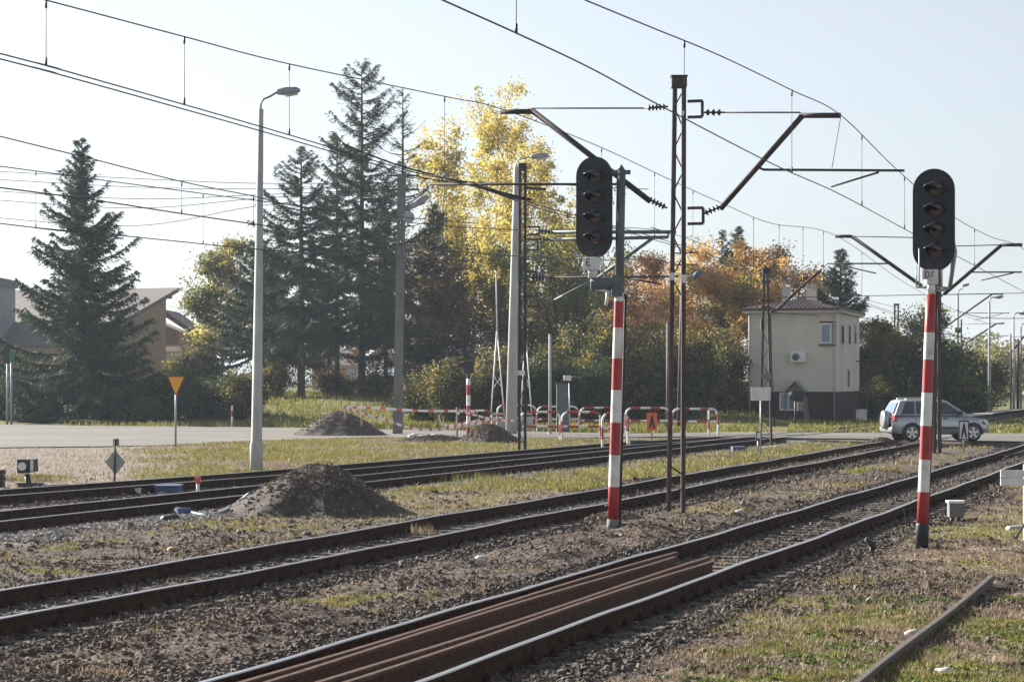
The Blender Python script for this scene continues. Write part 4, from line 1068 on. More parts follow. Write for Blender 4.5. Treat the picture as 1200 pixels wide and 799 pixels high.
def red_marker():
    g = gp(232, 580); Y = g.y; q = lambda x, y: P(x, y, Y)-g
    root = empty('fouling_marker', g, 'small faded red block on a white stub between the far tracks', 'marker')
    b = MB(); b.tube([(0, 0, 0), q(232, 566)], .035, 8); b.build('stub', M['white'], root)
    b = MB(); b.box(q(232, 562.5), (6.5*Y/F, .1, 8*Y/F)); b.build('block', M['tapered'], root, bevel=.01)
red_marker()
def lantern():
    g = gp(33, 572); Y = g.y; q = lambda x, y: P(x, y, Y)-g; k = Y/F
    root = empty('points_lantern', g, 'black points indicator box with a white disc and a white bar at the left', 'points indicator')
    b = MB(); b.tube([(0, 0, -.05), (0, 0, .15), q(31.5, 555)], [.12, .07, .05], 10); b.box(q(36, 568), (.5, .3, .10)); b.build('stand', M['black'], root)
    b = MB(); b.box(q(28, 546), (13*k, .28, 16*k), m=0); b.bar(q(34.5, 546)+Vector((.035, .1, 0)), q(41, 545)+Vector((0, .3, 0)), .02, 15*k); b.box(q(37.5, 545.5)+Vector((0, .05, 0)), (7*k, .26, 15*k)); bx = b.build('lantern_box', M['black'], root, bevel=.01)
    b = MB(); b.lathe([(4.9*k, 0), (4.9*k, .01)], q(27.5, 546)+Vector((0, -.15, 0)), 20, M=Matrix(((1, 0, 0), (0, 0, -1), (0, 1, 0)))); b.build('white_disc', M['white'], root)
    b = MB(); b.box(q(38.2, 545.2)+Vector((0, -.09, 0)), (3.6*k, .012, 13*k)); b.build('white_bar', M['white'], root)
    b = MB(); b.bar(q(38, 570), q(78, 567.5), .25, .05); b.build('lever_rod', M['galv'], root)
lantern()
g = gp(-42, 574); b = MB()
for j in range(3): b.box((0, .03*j, .12+j*.13), (1.7, .3, .12), rz=.03*j)
tag(b.build('timber_stack', M['sleeper'], loc=g, bevel=.01), 'short stack of dark old sleepers cut by the left edge', 'sleeper stack')
def track_box(px, pb, w_, h_, mt, label, name='track_box', dep=.5):
    g = gp(px, pb); k = g.y/F; b = MB(); W = w_*k; H = h_*k
    b.box((0, dep/2, H*.42), (W*.92, dep, H*.84)); b.box((0, dep/2, H*.92), (W, dep*1.08, H*.16))
    return tag(b.build(name, M[mt], loc=g, bevel=.015), label, 'box')
track_box(195, 579, 30, 10, 'bluepaint', 'blue metal box lying between the rails of the far tracks', dep=.7)
track_box(159, 580, 10, 8, 'white', 'small white box against the rail, left of the blue one')
track_box(866, 530, 16, 7, 'bluepaint', 'dull blue box beside the far track at the road crossing', dep=.6)
track_box(749, 526, 23, 10, 'black', 'low black trough at the road edge left of the orange board', dep=.8)
def stub_signal():
    g = gp(888, 531); Y = g.y; q = lambda x, y: P(x, y, Y)-g; k = Y/F
    root = empty('ground_signal', g, 'tiny black-framed white light on a short post beside the slim pale pole', 'ground signal')
    b = MB(); b.tube([(0, 0, 0), q(888.5, 515)], .03, 8); b.build('post', M['galv'], root)
    b = MB(); b.box(q(888.5, 510.5), (5.5*k, .14, 10*k)); b.build('housing', M['black'], root)
    b = MB(); b.box(q(888.7, 510)-Vector((0, .075, 0)), (3.4*k, .012, 6.5*k)); b.build('lens', M['white'], root)
stub_signal()
def white_box():
    g = gp(1121, 612); Y = g.y; q = lambda x, y: P(x, y, Y)-g; k = Y/F
    root = empty('junction_box', g, 'grey box with a white lid on two stubby feet beside the near right signal', 'box')
    b = MB(); b.box(q(1121, 597)+Vector((0, .1, 0)), (17*k, .22, 18*k)); b.build('body', M['concrete_dark'], root, bevel=.012)
    b = MB(); b.box(q(1121, 588)+Vector((0, .1, 0)), (20*k, .26, 3*k)); b.build('lid', M['white'], root, bevel=.006)
    for x in (1117, 1125):
        b = MB(); b.tube([q(x, 606)+Vector((0, .1, 0)), q(x, 613)+Vector((0, .1, 0))], .03, 8); b.build('foot', M['black'], root)
white_box()
def white_board():
    g = gp(1203, 636); Y = g.y; q = lambda x, y: P(x, y, Y)-g; k = Y/F
    root = empty('blank_sign', g, 'low white planked board on a white post at the right edge', 'sign')
    b = MB()
    b.box(q(1187, 555), (29*k, .03, 8.6*k)); b.box(q(1187, 564.5), (29*k, .03, 8.6*k)); b.build('board', M['white'], root)
    b = MB(); b.box(q(1202.5, 590)+Vector((0, .03, 0)), (5*k, .05, 92*k)); b.build('post', M['white'], root)
    b = MB(); b.bar(q(1186, 629)+Vector((0, -.2, 0)), q(1202, 612), .03, .03); b.build('strut', M['darksteel'], root)
    g2 = gp(1190, 622); b = MB(); b.prism([(-.14, 0, 0), (.2, 0, .0), (.2, 0, .09), (-.08, 0, .07)], (0, .25, 0))
    tag(b.build('plastic_tray', M['galv'], loc=g2, bevel=.01), 'pale plastic tray lying in front of the white post', 'tray')
white_board()
def point_detector():
    g = gp(1021, 650); Y = g.y; q = lambda x, y: P(x, y, Y)-g
    root = empty('cable_stub', g, 'small black cable stub on a peg right of the near rail, cable looping up', 'cable stub')
    b = MB(); b.tube([(0, 0, -.03), (0, 0, .13)], .022, 8); b.build('peg', M['black'], root)
    b = MB(); b.tube([q(1014, 631), q(1021, 637), q(1025, 643)], [.03, .045, .03], 8); b.box(q(1021, 636), (.1, .07, .05)); b.build('stub', M['black'], root)
    b = MB(); pts = [q(1025, 641), q(1036, 642), q(1048, 641), q(1057, 633), q(1062, 622), q(1061, 606), q(1059, 596)]
    b.tube(spline(pts, 5), .007, 6); b.build('cable', M['rubber'], root)
point_detector()
# blue pipe, coupling and cast pieces near the big mound
def pipe():
    g = gp(232, 605); q = lambda x, y: gp(x, y)-g
    root = empty('blue_pipe', g, 'thin blue plastic pipe lying on the soil beside the big near mound', 'pipe')
    b = MB(); b.tube([q(206, 603.5)+Vector((0, 0, .05)), q(222, 603)+Vector((0, 0, .05))], [.09, .08], 10); b.build('coupling', M['bluepaint'], root)
    b = MB(); b.tube(spline([q(222, 603)+Vector((0, 0, .05)), q(240, 605.5)+Vector((0, 0, .04)), q(260, 604)+Vector((0, 0, .05)), q(275, 600)+Vector((0, 0, .13)), q(294, 599)+Vector((0, 0, .34))], 4), .032, 8)
    b.build('tube', M['bluepaint'], root)
pipe()
def rock(px, py, s, mt, label, name='stone', cat='stone'):
    g = gp(px, py); b = MB(); rnd = random.Random(px); rows = []
    prof = [(s*.45, -.02), (s*.55, s*.12), (s*.5, s*.3), (s*.3, s*.42), (s*.05, s*.46)]
    b.lathe(prof, (0, 0, 0), 9)
    b.v = [(x*(1+rnd.uniform(-.25, .25))*1.3, y*(1+rnd.uniform(-.2, .2)), z*(1+rnd.uniform(-.2, .2))) for (x, y, z) in b.v]
    o = b.build(name, M[mt], loc=g); tag(o, label, cat); return o
rock(200, 610, .26, 'black', 'dark rounded lump by the end of the blue pipe', 'rubber_block', 'rubber block')
rock(234, 595, .28, 'black', 'black cast lump standing against the far track, above the blue pipe', 'rubber_block', 'rubber block')
rock(564, 654, .13, 'concrete', 'pale flat stone between the near tracks, below the left signal')
rock(868, 602, .14, 'concrete', 'white flat stone right of the tall lattice mast')
rock(716, 707, .16, 'tan', 'orange-brown stone beside the near running rail')
rock(1107, 786, .11, 'concrete', 'flat pale stone in the grass right of the half sunk rail')
rock(1070, 745, .10, 'concrete', 'pale stone in the grass left of the half sunk rail')
rock(203, 645, .12, 'tan', 'brownish stone on the cinders above the middle track')
rock(508, 514, .4, 'white', 'white lump of rubble among the dug soil')
rock(484, 513, .35, 'concrete', 'grey lump of rubble below the concrete power pole')
g = gp(880, 528); 

# ---------------------------------------------------------------- red and white tape on stakes
def stake(px, pb, pt, label, w_=2.2, Y=None):
    g = gp(px, pb) if Y is None else P(px, pb, Y); k = g.y/F; b = MB(); b.tube([(0, 0, -.1), P(px, pt, g.y)-g, P(px, pt, g.y)-g+Vector((0, 0, .04))], [w_*k/2, w_*k/2, w_*k/5], 6)
    return tag(b.build('stake', M['wood'], loc=g), label, 'stake', 'stakes holding the tape')
stake(405, 488, 474, 'stake at the top of the broad soil mound', 2.2, 95); stake(424, 496, 480, 'short stake on the right side of the broad soil mound', 2.2, 95)
stake(535.5, 512, 478, 'tall pinkish stake left of the crossing light'); stake(577, 510, 487, 'stake right of the crossing light', 2)
stake(583, 510, 488, 'stake by the foot of the left raised boom', 1.6); stake(520, 505, 489, 'faint stake behind the low heap of rubble', 1.4)
def tape(pts, label, Yr):
    P0 = [P(x, y, Y) for (x, y), Y in zip(pts, Yr)]; b0 = P0[0]; S = spline(P0, 8); b = MB()
    for i in range(len(S)-1):
        a, c = S[i]-b0, S[i+1]-b0; h = .05
        tw = .03*math.sin(i*.7)
        b.add([a-Vector((0, tw, h)), c-Vector((0, tw, h)), c+Vector((0, tw, h)), a+Vector((0, tw, h))], [(0, 1, 2, 3)], 1 if i % 3 == 0 else 0)
    o = b.build('barrier_tape', [M['tapewhite'], M['tapered']], loc=b0); sm = o.modifiers.new('thick', 'SOLIDIFY'); sm.thickness = .002
    tag(o, label, 'tape', 'red and white tapes')
tape([(403, 477), (440, 478), (490, 481), (535, 481.5), (560, 482)], 'upper red and white tape running level to the tall stake', [95, 95, 95, 96, 97])
tape([(404, 477), (424, 484), (455, 493), (480, 501), (510, 503.5), (535, 500), (556, 496), (577, 491)], 'lower red and white tape sagging over the dug soil', [94, 94, 94, 94, 95, 95, 95, 95])
tape([(537, 480), (556, 486), (577, 491), (603, 493)], 'short tape slanting down right to the pale lamp post', [95, 95, 95, 95])
tape([(514, 489), (516, 493), (520, 498), (540, 497), (562, 492)], 'loose tape end hooked behind the tall stake', [97, 97, 97, 97, 97])

# ---------------------------------------------------------------- green sign pole at the far left
def green_sign():
    g = gp(11, 497); Y = g.y; q = lambda x, y: P(x, y, Y)-g
    root = empty('sign_post', g, 'grey double post with a small green sign at the far left', 'sign')
    b = MB(); b.tube([(-.12, 0, -.1), q(9, 410)], .06, 8); b.tube([(.1, 0, -.1), q(13.5, 410)], .06, 8); b.build('post', M['galv'], root)
    b = MB(); b.box(q(14, 418.5)-Vector((0, .08, 0)), (.3, .04, .55)); b.build('panel', M['greensign'], root)
    b = MB(); b.box(q(8, 417), (.28, .2, .8)); b.build('backing', M['darksteel'], root)
green_sign()
# ---------------------------------------------------------------- signal box
def on_line(px, A, D):
    """parameter t where the ray through column px meets the vertical plane A + t*D"""
    u = (px-600)/F; return (u*A.y-A.x)/(D.x-u*D.y)
def signal_box():
    A = Vector((17.3, 123, 0)); FR = Vector((-.96, .277, 0)); SD = Vector((.277, .96, 0)); Wf, Ws = 4.75, 9.4
    z0 = -.1; zp = 1.72; ze = 5.95
    root = empty('signal_box', A, 'two-storey cream signal box with brown plinth and hipped roof', 'building')
    def wall(z1, z2, m, name, e):
        b = MB(); p = [-FR*0, FR*Wf, FR*Wf+SD*Ws, SD*Ws]
        c = (FR*Wf+SD*Ws)/2; pp = [c+(v-c)*(1+e) for v in p]
        b.prism([v+Vector((0, 0, z1)) for v in pp], (0, 0, z2-z1)); return b.build(name, m, root)
    wall(z0, zp, M['plinth'], 'plinth', .006); wl = wall(zp, ze, M['cream'], 'wall', 0)
    c = (FR*Wf+SD*Ws)/2
    def ring(e, z): return [c+(v-c).normalized()*((v-c).length+e)+Vector((0, 0, z)) for v in (FR*0, FR*Wf, FR*Wf+SD*Ws, SD*Ws)]
    b = MB(); b.prism(ring(.55, ze), (0, 0, .10)); b.build('eaves_board', M['cream'], root)
    rf = MB(); r1 = ring(.62, ze+.10); r2 = ring(.62, ze+.24); ap = [c+SD*1.6+Vector((0, 0, 6.8)), c-SD*1.6+Vector((0, 0, 6.8))]
    rf.prism(r1, (0, 0, .13))
    rf.add([r2[0], r2[1], r2[2], r2[3]]+ap, [(0, 5, 1), (1, 5, 4, 2), (2, 4, 3), (3, 4, 5, 0)])
    roof = rf.build('roof', M['roofbrown'], root)
    # standing seams on the roof
    sb = MB()
    for k in range(1, 22):
        t = k/22; a = r2[0]+(r2[1]-r2[0])*t; tt = min(1, 2*min(t, 1-t)); hpt = ap[1]; mid = (r2[0]+r2[1])/2
        e = a+(hpt-mid)*tt*1.0; sb.bar(a+Vector((0, 0, .02)), e+Vector((0, 0, .02)), .035, .03)
    for k in range(1, 40):
        t = k/40; a = r2[0]+(r2[3]-r2[0])*t; Lr = (r2[3]-r2[0]).length; s = t*Lr; dn = ap[1]-r2[0]; dd = SD.dot(dn); 
        lo = dd; hi = SD.dot(ap[0]-r2[0]); q = s/lo if s < lo else ((Lr-s)/(Lr-hi) if s > hi else 1)
        foot = r2[0]+SD*lo; up = ap[1]-foot; e = a+up*q; sb.bar(a+Vector((0, 0, .02)), e+Vector((0, 0, .02)), .035, .03)
    sb.build('seams', M['roofbrown'], roof)
    for (px, w_, zt) in ((921.5, .40, 7.42), (951, .50, 7.6)):
        t = on_line(px, A+SD*4.7, FR); q = SD*4.7+FR*t
        if px > 940: q = SD*6.5+FR*on_line(px, A+SD*6.5, FR)
        b = MB(); b.box(q+Vector((0, 0, 6.6)), (w_, .6, (zt-6.6)*2), rz=-.28); b.box(q+Vector((0, 0, zt+.04)), (w_+.1, .7, .08), rz=-.28); b.build('chimney', M['cream'], roof)
    def rect(side, x0, x1, y0, y1, d, m, name, par=root, out=.0):
        D = FR if side == 'f' else SD; N = -SD if side == 'f' else -FR
        t0, t1 = on_line(x0, A, D), on_line(x1, A, D)
        Ym = (A+D*(t0+t1)/2).y; za = CZ+(HZ-y0)*Ym/F; zb = CZ+(HZ-y1)*Ym/F
        b = MB(); p0 = D*t0+N*out; p1 = D*t1+N*out
        b.prism([p0+Vector((0, 0, zb)), p1+Vector((0, 0, zb)), p1+Vector((0, 0, za)), p0+Vector((0, 0, za))], N*d); return b.build(name, m, par)
    w0 = rect('f', 961.3, 974.3, 378.5, 402.5, .03, M['white'], 'window')
    rect('f', 963, 972.6, 380.5, 400.8, .012, M['blueglass'], 'pane', w0, .032)
    rect('f', 974.8, 979.6, 379, 402.5, .02, M['tan'], 'window_panel')
    rect('f', 960, 979.6, 403, 405.2, .12, M['roofbrown'], 'sill')
    rect('f', 960.3, 979.6, 376.6, 378.2, .06, M['plinth'], 'lintel_shadow')  # shadow at the window head, modelled as a dark brown strip
    for (a, b_) in ((985, 989), (993.5, 997), (1000.5, 1003.5)):
        f = rect('s', a, b_, 380, 404, .025, M['concrete'], 'window'); rect('s', a+.8, b_-.7, 382, 402.5, .012, M['glass'], 'pane', f, .028)
    f = rect('s', 992.8, 995.2, 433, 454, .025, M['concrete'], 'window'); rect('s', 993.4, 994.7, 434, 453, .012, M['glass'], 'pane', f, .028)
    f = rect('f', 913.5, 933, 459.7, 481, .03, M['white'], 'ground_window'); rect('f', 915.5, 923, 461.5, 479, .012, M['blueglass'], 'pane', f, .032); rect('f', 925, 931.8, 461.5, 479, .012, M['blueglass'], 'pane', f, .032)
    # air conditioner
    t = on_line(936, A, FR); p = FR*t-SD*.2+Vector((0, 0, 3.58)); rz = math.atan2(-.277, .96)
    b = MB(); b.box(p, (.82, .34, .58), rz=rz); ac = b.build('air_conditioner', M['white'], root, bevel=.02)
    Mx = Matrix((FR*-1, Vector((0, 0, 1)), -SD)).transposed()
    b = MB(); b.lathe([(.2, 0), (.2, .01), (.05, .014)], p-SD*.172-FR*-.10, 18, M=Mx); b.build('fan_grille', M['greysteel'], ac)
    # porch gable
    t = on_line(934.5, A, FR); p = FR*t-SD*.9; up = Vector((0, 0, 1)); hw = .62
    b = MB(); zt = 2.32; zb = 1.72
    b.prism([p+up*zt, p+FR*hw+up*zb, p+FR*hw+up*(zb-.05), p+up*(zt-.07)], SD*.88); b.prism([p+up*zt+SD*.001, p+up*(zt-.07)+SD*.001, p-FR*hw+up*(zb-.05), p-FR*hw+up*zb], SD*.88)
    b.build('porch_roof', M['galv'], root)
    b = MB(); b.tube([p+FR*.5+up*(-.1), p+FR*.5+up*1.75], .04, 8); b.tube([p-FR*.5+up*(-.1), p-FR*.5+up*1.75], .04, 8)
    b.bar(p-FR*.6+SD*.5+up*.15, p-FR*.45+SD*.5+up*1.5, .25, .1); b.build('porch_posts', M['concrete_dark'], root)
    b = MB(); q = FR*on_line(962, A, FR)*.0+FR*(Wf-.08)-SD*.06; b.tube([q+up*0, q+up*5.9], .04, 6); q = -FR*.04-SD*.06+FR*.12; b.tube([q+up*0, q+up*5.9], .035, 6); b.build('downpipe', M['concrete'], root)
    b = MB(); p = SD*on_line(1003, A, SD)+FR*-.0; b.bar(p+up*3.45, p-FR*.95-SD*.8+up*3.1, .05, .05); b.tube([p-FR*.8-SD*.8+up*3.1, p-FR*1.2-SD*1.2+up*2.9], .09, 8); b.build('wall_lamp', M['darksteel'], root)
signal_box()
def disc_signal():
    g = gp(932, 498); Y = g.y; q = lambda x, y: P(x, y, Y)-g
    root = empty('crossing_signal', g, 'dark round warning light on a short post in front of the signal box door', 'crossing signal')
    b = MB(); b.tube([(0, 0, -.1), q(932, 465)], .05, 8); b.build('post', M['black'], root)
    Mx = Matrix(((1, 0, 0), (0, 0, -1), (0, 1, 0)))
    for k, x in enumerate((930.5, 936.5)):
        b = MB(); b.lathe([(.27, 0), (.27, .03), (.12, .05), (.1, .12)], q(x, 463.5)+Vector((0, -.02-.035*k, 0)), 20, M=Mx); b.build('disc', M['black'], root)
    b = MB(); b.box(q(938, 476), (.3, .2, .45)); b.build('control_box', M['concrete_dark'], root)
disc_signal()
g = gp(1009.5, 494.5); b = MB(); b.box((0, .3, .32), (.62, .5, .66)); b.box((0, .3, .67), (.7, .56, .05))
tag(b.build('meter_cabinet', M['white'], loc=g, bevel=.02), 'small pale cabinet standing at the right corner of the signal box', 'cabinet')

# ---------------------------------------------------------------- houses at the left
def ridge_house():
    Rp = P(210, 337, 172); Ep = P(98, 402, 158); d = Vector((-.95, .31, 0)); b0 = Vector((Ep.x, Ep.y, 0))
    root = empty('house', b0, 'tan house with a grey sloping roof behind the left spruce', 'building', None)
    r = lambda v: v-b0
    b = MB(); th = Vector((0, 0, -.32)); vs = [r(Rp), r(Ep), r(Ep+d*22), r(Rp+d*22)]
    b.add(vs+[v+th for v in vs], [(0, 1, 2, 3)[::-1], (4, 5, 6, 7), (0, 4, 5, 1), (1, 5, 6, 2), (2, 6, 7, 3), (3, 7, 4, 0)]); b.build('roof', M['greyroof'], root)
    W = P(193, 347, 169.9); U = Vector((0, 0, 1)); n = d
    e2 = Ep+d*.35; w2 = (Rp+(Ep-Rp)*.10)+d*.35
    t1 = e2+Vector((0, 0, -.34)); t2 = w2+Vector((0, 0, -.34))
    b = MB(); b.prism([r(Vector((t1.x, t1.y, -1))), r(Vector((t2.x, t2.y, -1))), r(t2), r(t1)], d*18); b.build('wall', M['tan'], root)
    b = MB(); b.bar(r(Rp+(Ep-Rp)*.06+d*.2-U*.45), r(Rp+(Ep-Rp)*.06+d*.9-U*.45), .3, .3); b.build('beam_end', M['greyroof'], root)
    b = MB(); m1 = e2+(w2-e2)*.3; m2 = e2+(w2-e2)*.92
    b.bar(r(Vector((m1.x, m1.y, 4.2)))-d*.02, r(Vector((m2.x, m2.y, 4.2)))-d*.02, .05, .06); b.build('string_course', M['greyrender'], root)
ridge_house()
def low_house():
    Y = 176; p = lambda x, y, yy=Y: P(x, y, yy); b0 = Vector((p(212, 444).x, Y, 0))
    root = empty('house', b0, 'tan house wing with brown roof edge and a balcony hung with washing', 'building'); r = lambda v: v-b0
    b = MB(); b.prism([r(p(172, 460)), r(p(232, 460)), r(p(232, 397)), r(p(172, 372))], (0, 6, 0)); b.build('wall', M['tan'], root)
    b = MB(); b.prism([r(p(190, 362, Y-2)), r(p(241, 398, Y-2)), r(p(240, 402, Y-2)), r(p(190, 369, Y-2))], (0, 9, 0)); b.build('roof', M['roofbrown'], root)
    b = MB(); b.prism([r(p(188, 404, Y-.1)), r(p(206, 404, Y-.1)), r(p(206, 390, Y-.1)), r(p(195, 381, Y-.1)), r(p(188, 381, Y-.1))], (0, .06, 0)); b.build('window', M['glass'], root)
    b = MB(); b.box(r((p(210, 415, Y-2.2))), (2.9, .12, 1.35)); b.box(r(p(210, 407.5, Y-2.2)), (3.0, .18, .08)); b.box(r(p(210, 424, Y-1.1)), (2.9, 2.3, .15)); b.build('balcony', M['greyrender'], root)
    def cloth(x0, x1, y0, y1, m, lab):
        c = p((x0+x1)/2, (y0+y1)/2, Y-2.36); W = (x1-x0)*Y/F; H = (y1-y0)*Y/F; n = 8; b = MB(); vs = []
        for j in range(n+1):
            for q in range(5): vs.append((-W/2+W*j/n, -.04*math.sin(j*1.7)*q/4, H/2-H*q/4))
        b.add(vs, [(j*5+q, (j+1)*5+q, (j+1)*5+q+1, j*5+q+1) for j in range(n) for q in range(4)], 0, True)
        o = b.build('laundry', m, loc=c); s = o.modifiers.new('t', 'SOLIDIFY'); s.thickness = .02; tag(o, lab, 'laundry')
    cloth(215, 224, 404, 419, M['pink'], 'pink cloth hanging over the balcony rail'); cloth(225, 229, 404, 413, M['white'], 'white cloth hanging right of the pink one on the balcony')
    cloth(193, 213, 406, 412, M['white'], 'wide white sheet laid over the balcony rail')
low_house()
def grey_block():
    Y = 158; b0 = Vector((P(0, 444, Y).x, Y, 0)); r = lambda v: v-b0
    root = empty('flat_roofed_building', b0, 'grey flat-roofed building cut by the left edge', 'building')
    x0, x1 = P(-90, 0, Y).x, P(18, 0, Y+8).x; zt = P(0, 333, Y).z
    b = MB(); b.box(r(Vector(((x0+x1)/2, Y+4, zt/2-.5))), (x1-x0, 8, zt+1)); b.build('wall', M['greyrender'], root)
    b = MB(); b.box(r(Vector(((x0+x1)/2, Y+4, zt+.28))), (x1-x0+.3, 8.3, .56)); b.build('parapet', M['concrete_dark'], root)
    b = MB(); b.box(r(P(-20, 393, Y-.03)), (1.6, .08, .06)); b.box(r(P(-22, 369, Y-.15)), (.35, .3, .5)); b.box(r(P(-19, 365, Y-.2)), (.5, .2, .12)); b.build('wall_fitting', M['greysteel'], root)
grey_block()
def back_house():
    Y = 215; b0 = Vector((P(395, 444, Y).x, Y, 0)); r = lambda v: v-b0
    root = empty('house', b0, 'pale house with grey roof glimpsed between the spruce trunks', 'building')
    x0, x1 = P(366, 0, Y).x, P(418, 0, Y).x; z1 = P(0, 428, Y).z; z2 = P(0, 408, Y).z
    b = MB(); b.box(r(Vector(((x0+x1)/2, Y+4, z1/2-.5))), (x1-x0, 8, z1+1)); b.build('wall', M['concrete'], root)
    b = MB(); b.prism([r(Vector((x0-.4, Y-.4, z1))), r(Vector((x0-.4, Y+8.4, z1))), r(Vector((x0-.4, Y+4, z2)))], (x1-x0+.8, 0, 0)); b.build('roof', M['greyroof'], root)
back_house()
# low concrete platform at the far right
def platform():
    b = MB(); a = P(1153, 489, 112); V = []
    L = [(.352*y-21.5+2.3, y) for y in (101, 160)]; 
    g = gp(1158, 505)
    p = [Vector((c1(y)+2.0, y, 0)) for y in (112, 300)]+[Vector((c2(y)-1.9, y, 0)) for y in (300, 112)]
    b.prism([v+Vector((0, 0, -.1)) for v in p], (0, 0, .52)); b.prism([v+Vector((0, 0, .42)) for v in p], (0, 0, .06), m=1)
    o = b.build('platform', [M['concrete_dark'], M['concrete']]); tag(o, 'low concrete platform between the far and middle tracks beyond the car', 'platform')
platform()

# ---------------------------------------------------------------- car
def car():
    Y = dY(518.5, .12)-.0; X = (1100.5-600)/F*Y; hd = R(82)
    D = Vector((math.sin(hd), math.cos(hd), 0)); S = Vector((D.y, -D.x, 0))     # forward, right side (towards the camera)
    org = Vector((X, Y+.75, .155)); root = empty('parked_car', org, 'silver-grey compact off-road car with a spare wheel on its tailgate, on the crossing', 'car', None)
    root.name = 'car'; root.scale = (.92, .92, .93)
    up = Vector((0, 0, 1)); T = lambda x, y, z: D*x+S*y+up*z        # x forward from centre, y right, z up
    sc_ = 1.0
    # body side outline: (x, z) stations; low body
    low = [(-1.93, .42), (-1.97, .62), (-1.95, .86), (-1.88, 1.02), (-1.0, 1.045), (0.0, 1.035), (.75, 1.02), (1.15, .985), (1.55, .90), (1.83, .78), (1.93, .62), (1.93, .42), (1.80, .30), (-1.8, .30)]
    st = [-1.97, -1.9, -1.75, -1.4, -1.0, -.5, 0, .5, .8, 1.15, 1.45, 1.7, 1.85, 1.93]
    top = np.interp(st, [-1.97, -1.9, -1.0, 0, .75, 1.15, 1.55, 1.8, 1.93], [.95, 1.02, 1.045, 1.035, 1.02, .985, .91, .82, .66])
    bot = np.interp(st, [-1.97, -1.85, -1.4, 1.5, 1.8, 1.93], [.45, .32, .28, .28, .32, .44])
    hw = np.interp(st, [-1.97, -1.9, -1.6, -1, 1.0, 1.6, 1.85, 1.93], [.70, .80, .86, .88, .88, .83, .72, .60])
    b = MB(); vs = []; n = len(st); prof = [(0, 0), (.9, 0), (.985, .12), (1.0, .40), (.985, .62), (.955, .80), (.90, .96), (0, 1.0)]
    m = len(prof)
    for i in range(n):
        for s in (1, -1):
            for (a, h) in prof: vs.append(T(st[i], s*a*hw[i], bot[i]+(top[i]-bot[i])*h))
    fs = []
    for i in range(n-1):
        for q in range(m-1):
            a = i*2*m+q; fs.append((a, a+2*m, a+2*m+1, a+1)); a2 = a+m; fs.append((a2, a2+1, a2+2*m+1, a2+2*m))
    for i in (0, n-1):
        f = [i*2*m+q for q in range(m)]+[i*2*m+m+q for q in range(m-1, 0, -1)]; fs.append(f if i else f[::-1])
    b.add(vs, fs, 0, True); body = b.build('body', M['carpaint'], root, bevel=0)
    # greenhouse
    roofx = [-1.86, -1.62, -1.2, -.4, .1, .45, 1.02]; g = MB()
    rs = [(-1.90, 1.02, .80, -1.66, 1.60, .62)]
    bx = [-1.90, -1.45, -.62, .26, 1.10]; tx = [-1.64, -1.40, -.60, .08, .32]; zt = [1.56, 1.615, 1.63, 1.60, 1.545]
    vs = []
    for i in range(5):
        bz = 1.02; bw = .835 if i else .80; tw = .635 if i not in (0,) else .60
        bw = bw if i < 4 else .80
        for s in (1, -1): vs += [T(bx[i], s*bw, bz), T(tx[i], s*tw, zt[i]-.03), T(tx[i], s*(tw-.12), zt[i]+.012)]
    fs = []
    for i in range(4):
        a = i*6; c = a+6
        fs += [(a, c, c+1, a+1), (a+1, c+1, c+2, a+2), (a+2, c+2, c+5, a+5), (a+5, c+5, c+4, a+4), (a+4, c+4, c+3, a+3)]
    fs += [(0, 1, 2, 5, 4, 3), (24, 27, 28, 29, 26, 25)]
    g.add(vs, fs); g.build('cabin', M['carpaint'], root, bevel=.03)
    def pane(pts, name, mt, out=.012, th=.008):
        P4 = [T(*p) for p in pts]; nrm = (P4[1]-P4[0]).cross(P4[2]-P4[0]).normalized()
        cen = sum(P4, Vector())/len(P4); nrm = nrm if nrm.dot(cen-up*1.2) > 0 else -nrm
        bb = MB(); bb.prism([p+nrm*out for p in P4], nrm*th); return bb.build(name, mt, root)
    for s in (1, -1):
        w = lambda x, t, i0: None
        def sp(x, t): # point on the cabin side at base station x and height fraction t
            i = max(0, min(3, next((k for k in range(4) if x <= bx[k+1]), 3))); f = (x-bx[i])/(bx[i+1]-bx[i])
            lo = (x, .835, 1.02); hi = (tx[i]+(tx[i+1]-tx[i])*f, .635, zt[i]+(zt[i+1]-zt[i])*f-.03)
            return (lo[0]+(hi[0]-lo[0])*t, s*(lo[1]+(hi[1]-lo[1])*t), lo[2]+(hi[2]-lo[2])*t)
        for (xa, xb, xta, xtb, nm) in ((-1.66, -1.10, -1.50, -1.12, 'quarter_window'), (-1.04, -.30, -1.04, -.26, 'rear_window'), (-.22, .88, -.20, .50, 'front_window')):
            pane([sp(xa, .08), sp(xb, .08), sp(xtb, .90), sp(xta, .90)], nm, M['glass'])
    pane([(1.09, -.68, 1.04), (1.09, .68, 1.04), (.36, .52, 1.52), (.36, -.52, 1.52)], 'windscreen', M['glass'])
    pane([(-1.90, .62, 1.08), (-1.90, -.62, 1.08), (-1.68, -.5, 1.52), (-1.68, .5, 1.52)], 'rear_screen', M['blueglass'])
    # wheels
    Mx = Matrix((D, up, S)).transposed()
